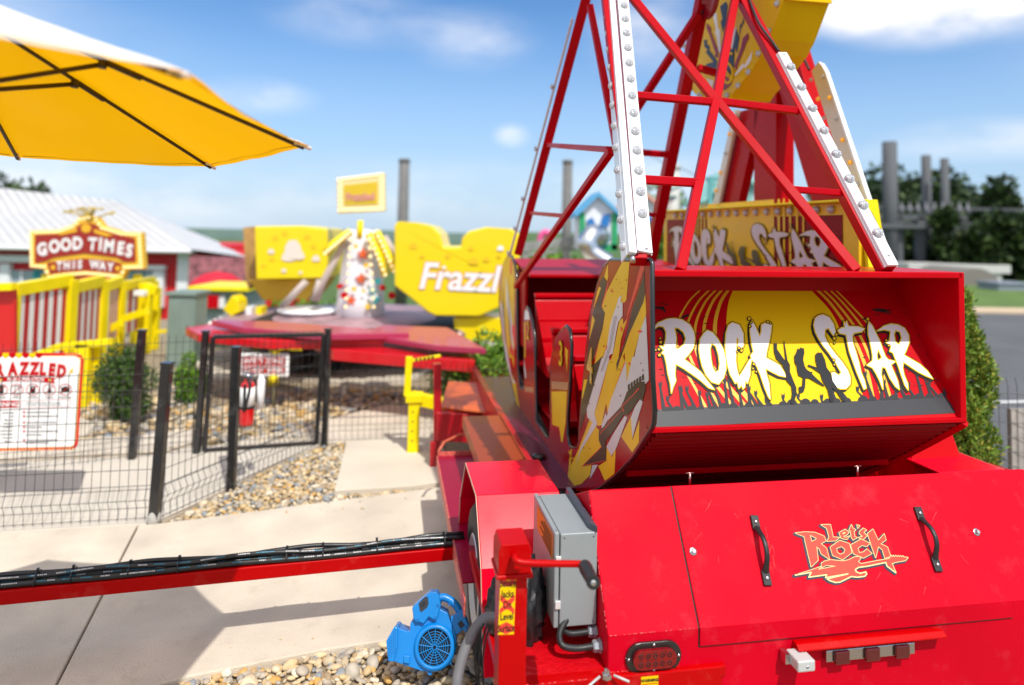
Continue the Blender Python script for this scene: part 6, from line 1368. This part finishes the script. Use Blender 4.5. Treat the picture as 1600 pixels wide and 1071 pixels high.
spots(vq, [(458, 385, 12), (452, 400, 11), (424, 393, 5), (494, 404, 6), (444, 423, 4), (470, 426, 3), (466, 398, 10)], V((0, -.01, 0)), mat('splash_white', (.8, .7, .6), .5), t2); spots(vq, [(430, 372, 5), (480, 370, 5), (425, 405, 4), (445, 365, 4), (490, 385, 4), (412, 415, 3)], V((0, -.006, 0)), MATS['splash_orange'], t2)
b = MB(); b.lathe(V((pq(560, 500, 9).x, 9.1, pq(560, 505, 9).z)), Z, [(.33, 0), (.31, .3), (.27, .7), (.22, 1.1), (.2, 1.2), (.0005, 1.24)], 20); tw = b.build('tower', mat('tower_white', (.8, .8, .84), .45), FR_)
b = MB()
for x_, y_ in ((566, 397), (563, 436), (548, 470)):
    P = pq(x_, y_, 8.78)
    b.prism([[P+V((.075*(1 if k % 2 == 0 else .4)*math.sin(k*math.pi/5), 0, .075*(1 if k % 2 == 0 else .4)*math.cos(k*math.pi/5))) for k in range(10)]], V((0, .2, 0)))
b.islands('star', mat('star_red', (.75, .12, .02), .5), tw)
for cl_m, pts_ in ((MATS['splash_orange'], [(556, 385, 3.5), (572, 415, 4), (553, 452, 4), (568, 455, 3), (574, 480, 4)]), (MATS['teal_trim'], [(582, 455, 6), (590, 440, 5), (586, 470, 5)]), (REDP, [(598, 450, 5), (612, 462, 6), (538, 462, 6), (530, 448, 4)])):
    b = MB()
    for x, y, r_ in pts_: b.sheet([[pq(x+r_*math.cos(a), y+r_*math.sin(a), 8.74)+V((0, 0, 0)) for a in np.linspace(0, 6.28, 9)[:-1]]])
    b.prism([[pq(x+r_*.8*math.cos(a), y+r_*.8*math.sin(a), 8.745) for a in np.linspace(0, 6.28, 9)[:-1]]], V((0, .2, 0))) ; b.islands('tower_ornament', cl_m, tw)
b = MB(); 
for l in ([(575, 365), (594, 400), (602, 432)], [(588, 362), (606, 398), (616, 425)], [(548, 362), (520, 382), (508, 396)]): b.tube([pq(x, y, 8.8) for x, y in l], .05, 8)
b.tube([pq(563, 345, 8.9), pq(562, 372, 8.9)], .04, 8); b.islands('sweep_arm', YEL, FR_)
lens_bulbs('arm_bulb', [pq(a+(c-a)*k, e+(g_-e)*k, 8.74) for a, e, c, g_ in ((575, 365, 602, 430), (588, 362, 616, 424), (548, 362, 508, 396), (548, 375, 540, 480), (577, 375, 584, 480)) for k in np.linspace(0, 1, 9)], nw, .022, MATS['warm_bulb'], tw)
b = MB()
for l in ([(540, 375), (505, 440), (494, 470)], [(478, 440), (440, 480)], [(500, 438), (490, 470)], [(600, 370), (625, 410)]): b.tube([pq(x, y, 8.9) for x, y in l], .045, 8)
b.islands('hydraulic_strut', mat('dusky_strut', (.5, .42, .38), .5), FR_)
sb_ = pris('top_sign', [(526, 280), (600, 270), (601, 330), (527, 334)], 8.9, .12, mat('sign_cream_frame', (.85, .7, .35), .45), FR_, .01)
b = MB(); b.prism([[pq(x, y, 8.895) for x, y in ((537, 290), (590, 284), (590, 319), (538, 321))]], V((0, -.006, 0))); b.build('sign_face', mat('sign_face_gold', (.7, .5, .02), .5), sb_); text('sign_text', 'Frazzled', pq(563, 308, 8.88), V((1, 0, .06)), Z, .14, mat('sign_text_rose', (.7, .3, .25), .5), sb_, bold=.006, sx=.8)
lens_bulbs('sign_bulb', [pq(526+k*6.6+3, 277+3-k*.8+1, 8.9) for k in range(11)]+[pq(527+k*6.6+3, 329-k*.2, 8.9) for k in range(11)]+[pq(531, 286+k*7, 8.9) for k in range(6)]+[pq(596, 280+k*7, 8.9) for k in range(7)], nw, .022, MATS['warm_bulb'], sb_)
b = MB(); c_ = pq(545, 505, 8.6); b.lathe(V((c_.x, 9.0, c_.z-.08)), Z, [(1.7, 0), (1.75, .04), (1.7, .09), (.3, .12)], 48); rg = b.build('ring_platform', mat('ring_mauve', (.35, .22, .25), .5, var=.4, vscale=4), FR_)
lens_bulbs('ring_bulb', [V((c_.x+1.76*math.cos(a), 9.0+1.76*math.sin(a), c_.z-.035)) for a in np.linspace(math.pi, 2*math.pi, 26)], nw, .03, mat('ring_lamp', (.9, .82, .75), .3, emit=(1, .8, .6), emis=.3), rg)
b = MB(); p = pq(475, 490, 9); b.lathe(V((p.x, 9.2, p.z)), Z, [(.4, 0), (.4, .03), (.15, .05), (.0005, .05)], 24); b.build('ring_cover', WHT, FR_)
# decks
FRD = mat('deck_red_gloss', (.66, .002, .01), .3, coat=.4); FRS = mat('deck_sky_sheen', (.42, .03, .09), .35, coat=.2)  # mauve base colour stands in for sky reflection on the red decks
def deck(name, px, z, th, m): b = MB(); b.prism([[V((*gz(x, y, z).xy, z)) for x, y in px]], -Z*th); return b.build(name, m, FR_, .01)
deck('deck_wing', [(290, 512), (350, 503), (420, 507), (520, 520), (600, 532), (420, 532), (310, 522)], .66, .08, FRD); deck('deck_wing', [(330, 500), (420, 502), (560, 512), (640, 520), (500, 522), (380, 512)], .74, .06, FRS)
deck('deck_wing', [(490, 531), (560, 522), (640, 530), (740, 552), (742, 564), (640, 556), (520, 546)], .60, .10, FRD); deck('deck_wing', [(600, 508), (700, 512), (760, 545), (680, 540), (560, 520)], .70, .05, FRS)
b = MB()
for x_, y_ in ((395, 560), (430, 570), (480, 575)): P = gz(x_, 598, .0); b.lathe(V((P.x, 7.9, .27)), V((1, 0, 0)), [(.1, 0), (.25, .02), (.27, .05), (.27, .2), (.25, .22), (.1, .23)], 24)
b.islands('wheel', TYR, FR_)
b = MB(); b.wbox(-3.2, -.6, 7.9, 9.8, .35, .52); b.wbox(-2.6, -.5, 8.6, 9.6, .05, .36); b.build('deck_shadow_block', mat('deck_shadow_black', (.02, .018, .018), .7), FR_)  # near-black boxes put in as the shadow under the decks
b = MB(); p = pq(445, 545, 7.3); b.wbox(p.x-.15, p.x+.18, 7.3, 7.38, p.z-.02, p.z+.04); b.wbox(p.x-.17, p.x-.08, 7.3, 7.38, 0, p.z+.05); p = pq(354, 512, 8.5); b.build('yellow_jack', YEL, FR_, .005)
b = MB(); p = pq(360, 478, 9.0); b.prism([[pq(x, y, 9) for x, y in ((348, 484), (362, 462), (372, 470), (374, 488), (360, 495))]], V((0, .3, 0))); b.build('yellow_step', FY, FR_, .01)
b = MB(); a, c = pq(384, 480, 9.1), pq(392, 498, 9.1); b.wbox(a.x, c.x, 9.1, 9.3, c.z-.4, a.z); b.build('white_block', WHT, FR_); b = MB(); a, c = pq(400, 480, 9.1), pq(408, 498, 9.1); b.wbox(a.x, c.x, 9.1, 9.3, c.z-.4, a.z); b.build('yellow_block', YEL, FR_)
# ---- poles
PC = mat('weathered_pole', (.17, .165, .16), .85, var=.2, vscale=3)
def pole(x, y0, Y, w, label, base=-1.7, m=PC, x2=None):
    t = thing('utility_pole', V((pq(x, y0, Y).x, Y, base)), label, 'pole'); p = pq(x, y0, Y); b = MB(); b.tube([V((p.x, Y, base)), p], [w*1.15, w], 14); b.build('shaft', m, t)
    b = MB(); b.lathe(p, Z, [(w*1.1, -.1), (w*1.1, .02), (w*.4, .05)], 14); b.build('cap', m, t); return t
pole(632, 250, 26, .2, 'thick pole between the lit sign and the large yellow tub'); pole(887, 252, 24, .17, 'pole behind the left hanger arm')
UP = pole(1052, 259, 15, .14, 'pale concrete pole seen between the hanger arms behind the salmon roof', m=mat('pale_pole', (.5, .5, .47), .8, var=.1))
b = MB(); p = pq(1052, 310, 14.85); b.tube(smooth2([pq(1062, 292, 14.7), pq(1046, 300, 14.7), pq(1040, 320, 14.7), pq(1046, 332, 14.7)], 6), .025, 8); b.lathe(V((p.x, 15, p.z)), Z, [(.16, 0), (.16, .05)], 14); b.build('conduit_loop', mat('teal_steel', (.06, .25, .25), .5), UP)
TM = thing('teal_mast', V((pq(1105, 280, 13).x, 13, 0)), 'thin teal mast with short crossbar between hanger arms', 'mast')
b = MB(); b.tube([V((pq(1100, 330, 13).x, 13, -1)), pq(1111, 276, 13)], .05, 8); b.tube([pq(1098, 279, 13), pq(1124, 281, 13)], .02, 6); b.build('mast_tube', MATS['teal_steel'], TM)
# guy wires
b = MB(); b.tube([pq(1062, 262, 15), pq(1180, 320, 14)], .008, 5); b.tube([pq(1045, 260, 15), pq(960, 210, 30)], .008, 5); b.tube([pq(1064, 290, 15), pq(1080, 330, 14)], .008, 5); tag(b.build('overhead_wire', BLK), 'thin dark wires running off the pale pole', 'wire')
# ---- little houses of the play area
def house(name, label, Y, apexp, eL, eR, base, wallm, roofm, trimm, depth=1.2, extra=None):
    t = thing(name, V((pq((eL[0]+eR[0])/2, base, Y).x, Y, 0)), label, 'playhouse'); ap, l_, r_ = pq(*apexp, Y), pq(*eL, Y), pq(*eR, Y); zb3 = pq(eL[0], base, Y).z
    b = MB(); inset = .1*(r_.x-l_.x); b.prism([[V((l_.x+inset, Y, zb3)), V((r_.x-inset, Y, zb3)), V((r_.x-inset, Y, r_.z+inset*.6)), V((ap.x, Y, ap.z-.06)), V((l_.x+inset, Y, l_.z+inset*.6))]], V((0, depth, 0))); w_ = b.build('wall', wallm, t)
    b = MB(); th = .07
    for e_ in (l_, r_): b.prism([[V((ap.x, Y-.12, ap.z)), V((e_.x, Y-.12, e_.z)), V((e_.x, Y-.12, e_.z-th)), V((ap.x, Y-.12, ap.z-th))]], V((0, depth+.24, 0)))
    b.build('roof', roofm, t)
    b = MB()
    for x_ in (l_.x+inset, r_.x-inset-.09): b.wbox(x_, x_+.09, Y-.03, Y+.03, zb3, min(l_.z, r_.z)+.02)
    b.wbox(l_.x+inset, r_.x-inset, Y-.03, Y+.03, zb3-.02, zb3+.09); b.islands('corner_board', trimm, t)
    b = MB(); b.tube([V(((l_.x+r_.x)/2, Y+depth/2, -1.7)), V(((l_.x+r_.x)/2, Y+depth/2, zb3))], .12, 10); b.build('leg', trimm, t)
    return t
HW = mat('house_white', (.78, .8, .83), .5); GRN = mat('house_green', (.02, .32, .12), .5); BLH = mat('house_blue_roof', (.1, .38, .66), .5); BWN = mat('house_blue', (.02, .16, .45), .4)
H1 = house('playhouse', 'white playhouse with blue gable roof and fat silver duct', 11, (934, 300), (898, 334), (972, 336), 390, HW, BLH, GRN, .9)
for l in ([(917, 345), (926, 340), (933, 357), (921, 361)], [(942, 337), (954, 334), (951, 355), (938, 352)]): pris('window', l, 10.96, .03, BWN, H1)
b = MB(); b.tube(smooth2([pq(938, 372, 11.0), pq(936, 368, 10.6), pq(926, 366, 10.4), pq(918, 378, 10.3), pq(922, 392, 10.3), pq(934, 402, 10.3), pq(950, 412, 10.3)], 8), [.14+.006*(i % 2) for i in range(49)], 18); b.build('duct', ALU, H1)
b = MB(); P = pq(936, 371, 10.97); b.lathe(P, V((0, -1, 0)), [(.17, 0), (.17, .05), (.14, .05)], 20); b.build('duct_collar', BWN, H1)
H2 = house('playhouse', 'white playhouse with salmon roof behind the light strip', 14, (1003, 298), (975, 326), (1046, 332), 345, HW, mat('salmon_roof', (.75, .32, .22), .55), BWN, 1.4)
pris('window', [(1006, 320), (1013, 321), (1012, 332), (1006, 331)], 13.95, .03, GRN, H2)
H3 = house('playhouse', 'pale building with mint green roof behind the tower column', 16, (1150, 262), (1096, 314), (1215, 318), 335, HW, mat('mint_roof', (.3, .62, .55), .55), GRN, 1.6)
MINT = MATS['mint_roof']; b = MB(); b.prism([[pq(x, y, 16.0) for x, y in ((1110, 316), (1118, 285), (1180, 280), (1176, 316))]], V((0, .1, 0))); b.build('roof_slope', MINT, H3)
# rail of the raised track seen behind the car
b = MB(); b.beam(pq(805, 388, 12), pq(905, 376, 12), .1, .16, Z); b.beam(pq(808, 400, 12), pq(905, 388, 12), .06, .05, Z)
for x_ in (822, 850, 885): b.beam(pq(x_, 384, 12), V((pq(x_, 384, 12).x, 12, -1)), .12 if x_ == 885 else .06, .06, V((0, 1, 0)))
tag(b.build('elevated_track', mat('track_grey', (.3, .31, .3), .6, var=.3)), 'grey elevated track behind the bench car', 'track')
b = MB(); b.tube(smooth2([pq(842, 388, 13), pq(846, 368, 13), pq(856, 364, 13), pq(862, 382, 13)], 6), .06, 8); tag(b.build('pink_arch', mat('hot_pink', (.8, .1, .3), .5)), 'small pink arch above the grey track', 'arch')
# ---- shrubs and trees
def tree(name, x, yt, Y, base, rx, n, size, m, label, seed, group=None, conic=False, nc=30):
    top = pq(x, yt, Y); g = V((top.x, Y, base)); h = top.z-base; t = thing(name, g, label, 'tree', group)
    sh = (lambda f: max(.08, 1-f)) if conic else (lambda f: math.sin(math.pi*min(1, .2+f*.75))**.5)
    cl_ = clumps(g+Z*h*(.5 if conic else .56), rx*.85, rx*.85, h*(.47 if conic else .40), nc, rx*.28, seed, sh); leaves('crown', cl_, n, size, m, t, seed, .6)
    b = MB(); b.tube([g, g+Z*h*.4, g+Z*h*.85], [rx*.12, rx*.08, rx*.02], 8)
    for k in range(6): b.tube([g+Z*h*(.25+.08*k), cl_[k*3][0]], [rx*.05, rx*.015], 6)
    b.build('trunk', TRK, t); return t
for i, (x, yt, Y, rx, n) in enumerate(((1340, 285, 40, 3.0, 2500), (1395, 262, 44, 3.4, 3000), (1440, 268, 42, 3.2, 3000), (1490, 272, 46, 3.2, 2600), (1530, 330, 36, 2.6, 2200), (1300, 320, 38, 3, 1800))):
    tree('broadleaf_tree', x, yt, Y, -.5, rx, n, .5, FARL, ['dark tree at left end of the tree line behind the substation', 'tallest dark tree behind the tall concrete column', 'dark rounded tree between the concrete columns', 'dark tree right of the concrete columns', 'lower bushy tree before the pointed conifer', 'far tree hidden mostly by the tower light strip'][i], 20+i, 'trees behind the substation')
tree('pointed_conifer', 1560, 285, 34, -.5, 1.7, 3500, .35, FARL, 'pointed dark conifer at the right edge behind the hedge', 31, None, True)
tree('broadleaf_tree', 1600, 335, 34, -.5, 2.5, 2600, .45, FARL, 'round dark tree at the right edge of the photo', 32)
for i, (x, yt, Y, rx) in enumerate(((1024, 276, 20, .9), (1066, 300, 19, .6), (1094, 305, 18, .4))):
    tree('broadleaf_tree', x, yt, Y, -1.2, rx, 1800, .16, LIME, ['leafy tree top left of the pale pole', 'leafy tree top just right of the pale pole', 'slim green tree top beside the teal mast'][i], 40+i, 'trees behind the hanger arms')
for i, (x, yt, Y, rx) in enumerate(((10, 282, 45, 2.8), (55, 292, 47, 1.6))): tree('broadleaf_tree', x, yt, Y, -1.7, rx, 1500, .5, FARL, ['dark tree top over the barn roof at the left edge', 'small dark tree top over the barn roof'][i], 50+i)
b = None
HDG = leafmat('hedge_leaf', [(.018,.04,.008), (.03,.06,.01), (.045,.08,.012), (.014,.03,.008)])
def hedge(x0, x1, yt, Y, base, n, size, label, seed, m=HDG):
    a, c = pq(x0, yt, Y), pq(x1, yt, Y); t = thing('hedge', V(((a.x+c.x)/2, Y, base)), label, 'hedge'); nc = 40; r_ = random.Random(seed)
    cl_ = [(V((a.x+(c.x-a.x)*r_.random(), Y+r_.uniform(-.4, .4), base+(a.z-base)*r_.uniform(.15, .92))), (c.x-a.x)/16, .5, (a.z-base)*.16) for _ in range(nc)]
    leaves('foliage', cl_, n, size, m, t, seed, .7); b = MB()
    for k in range(8): xx = a.x+(c.x-a.x)*(k+.5)/8; b.tube([V((xx, Y, base)), V((xx, Y, base+(a.z-base)*.7))], .06, 6)
    b.build('stem', TRK, t)
hedge(1480, 1720, 332, 28, -.2, 14000, .3, 'dark clipped hedge across the far side of the lot', 60); hedge(1340, 1500, 395, 30, -.2, 5000, .3, 'shadowed hedge below the substation beams', 61)
hedge(420, 700, 470, 11.6, -.3, 6000, .09, 'low green planting behind the yellow tub ride', 62, LIME); hedge(780, 1040, 398, 14.5, -1.2, 5000, .12, 'green planting behind the silver duct', 63, LIME)
# ---- substation
SS = thing('substation', V((17, 30, 0)), 'grey concrete columns and beams of a power substation', 'substation'); CG = mat('substation_grey', (.1, .105, .115), .8, var=.2, vscale=1)
b = MB()
for x_, y0, w_, Y_ in ((1390, 222, .29, 29), (1447, 243, .2, 31), (1476, 248, .17, 30)): p = pq(x_, y0, Y_); b.tube([V((p.x, Y_, -.2)), p], w_, 12)
for x_ in (1405, 1440, 1476, 1488): p = pq(x_, 340, 29); b.wbox(p.x-.16, p.x+.16, 29, 29.3, -.2, p.z)
b.islands('column', CG, SS)
b = MB()
for x0, x1, yy, h_, Y_ in ((1362, 1512, 335, .2, 29), (1370, 1500, 350, .16, 28.6), (1366, 1600, 322, .12, 31), (1362, 1520, 345, .1, 30), (1380, 1600, 352, .1, 29)): a, c = pq(x0, yy, Y_), pq(x1, yy, Y_); b.wbox(a.x, c.x, Y_, Y_+.4, a.z-h_, a.z)
b.islands('beam', CG, SS)
b = MB()
for k in range(12): p = pq(1372+k*13, 334, 29); b.lathe(V((p.x, 29.1, p.z)), Z, [(.05, 0), (.12, .04), (.05, .1), (.12, .16), (.05, .24), (.02, .5)], 8)
b.islands('insulator', mat('insulator', (.2, .2, .22), .4), SS)
b = MB(); a, c = pq(1420, 412, 27), pq(1580, 428, 27); b.wbox(a.x, c.x, 27, 28.5, c.z, a.z); b.wbox(a.x+.3, a.x+.9, 27.1, 28, -.1, c.z); b.wbox(c.x-.9, c.x-.3, 27.1, 28, -.1, c.z); tag(b.build('concrete_canopy', mat('canopy_pale', (.55, .54, .52), .8)), 'long pale concrete canopy slab across the lot', 'canopy')
b = MB(); p = pq(1528, 462, 24); b.prism([[V((p.x+1.0*math.cos(a), 24, p.z-.3+1.25*math.sin(a))) for a in np.linspace(0, math.pi, 14)]], V((0, 2.5, 0))); tag(b.build('grey_arch_shelter', mat('arch_grey', (.2, .18, .16), .8)), 'dark arched shelter on the verge', 'shelter')
b = MB(); a, c = pq(1560, 445, 22), pq(1600, 474, 22); b.wbox(a.x, c.x+.3, 22, 23, 0, a.z); b.wbox(a.x-.05, c.x+.35, 21.95, 23.05, a.z, a.z+.06); tag(b.build('transformer_box', mat('transformer_blue', (.22, .25, .3), .5), None, .02), 'blue-grey transformer box at the right edge of the verge', 'transformer')
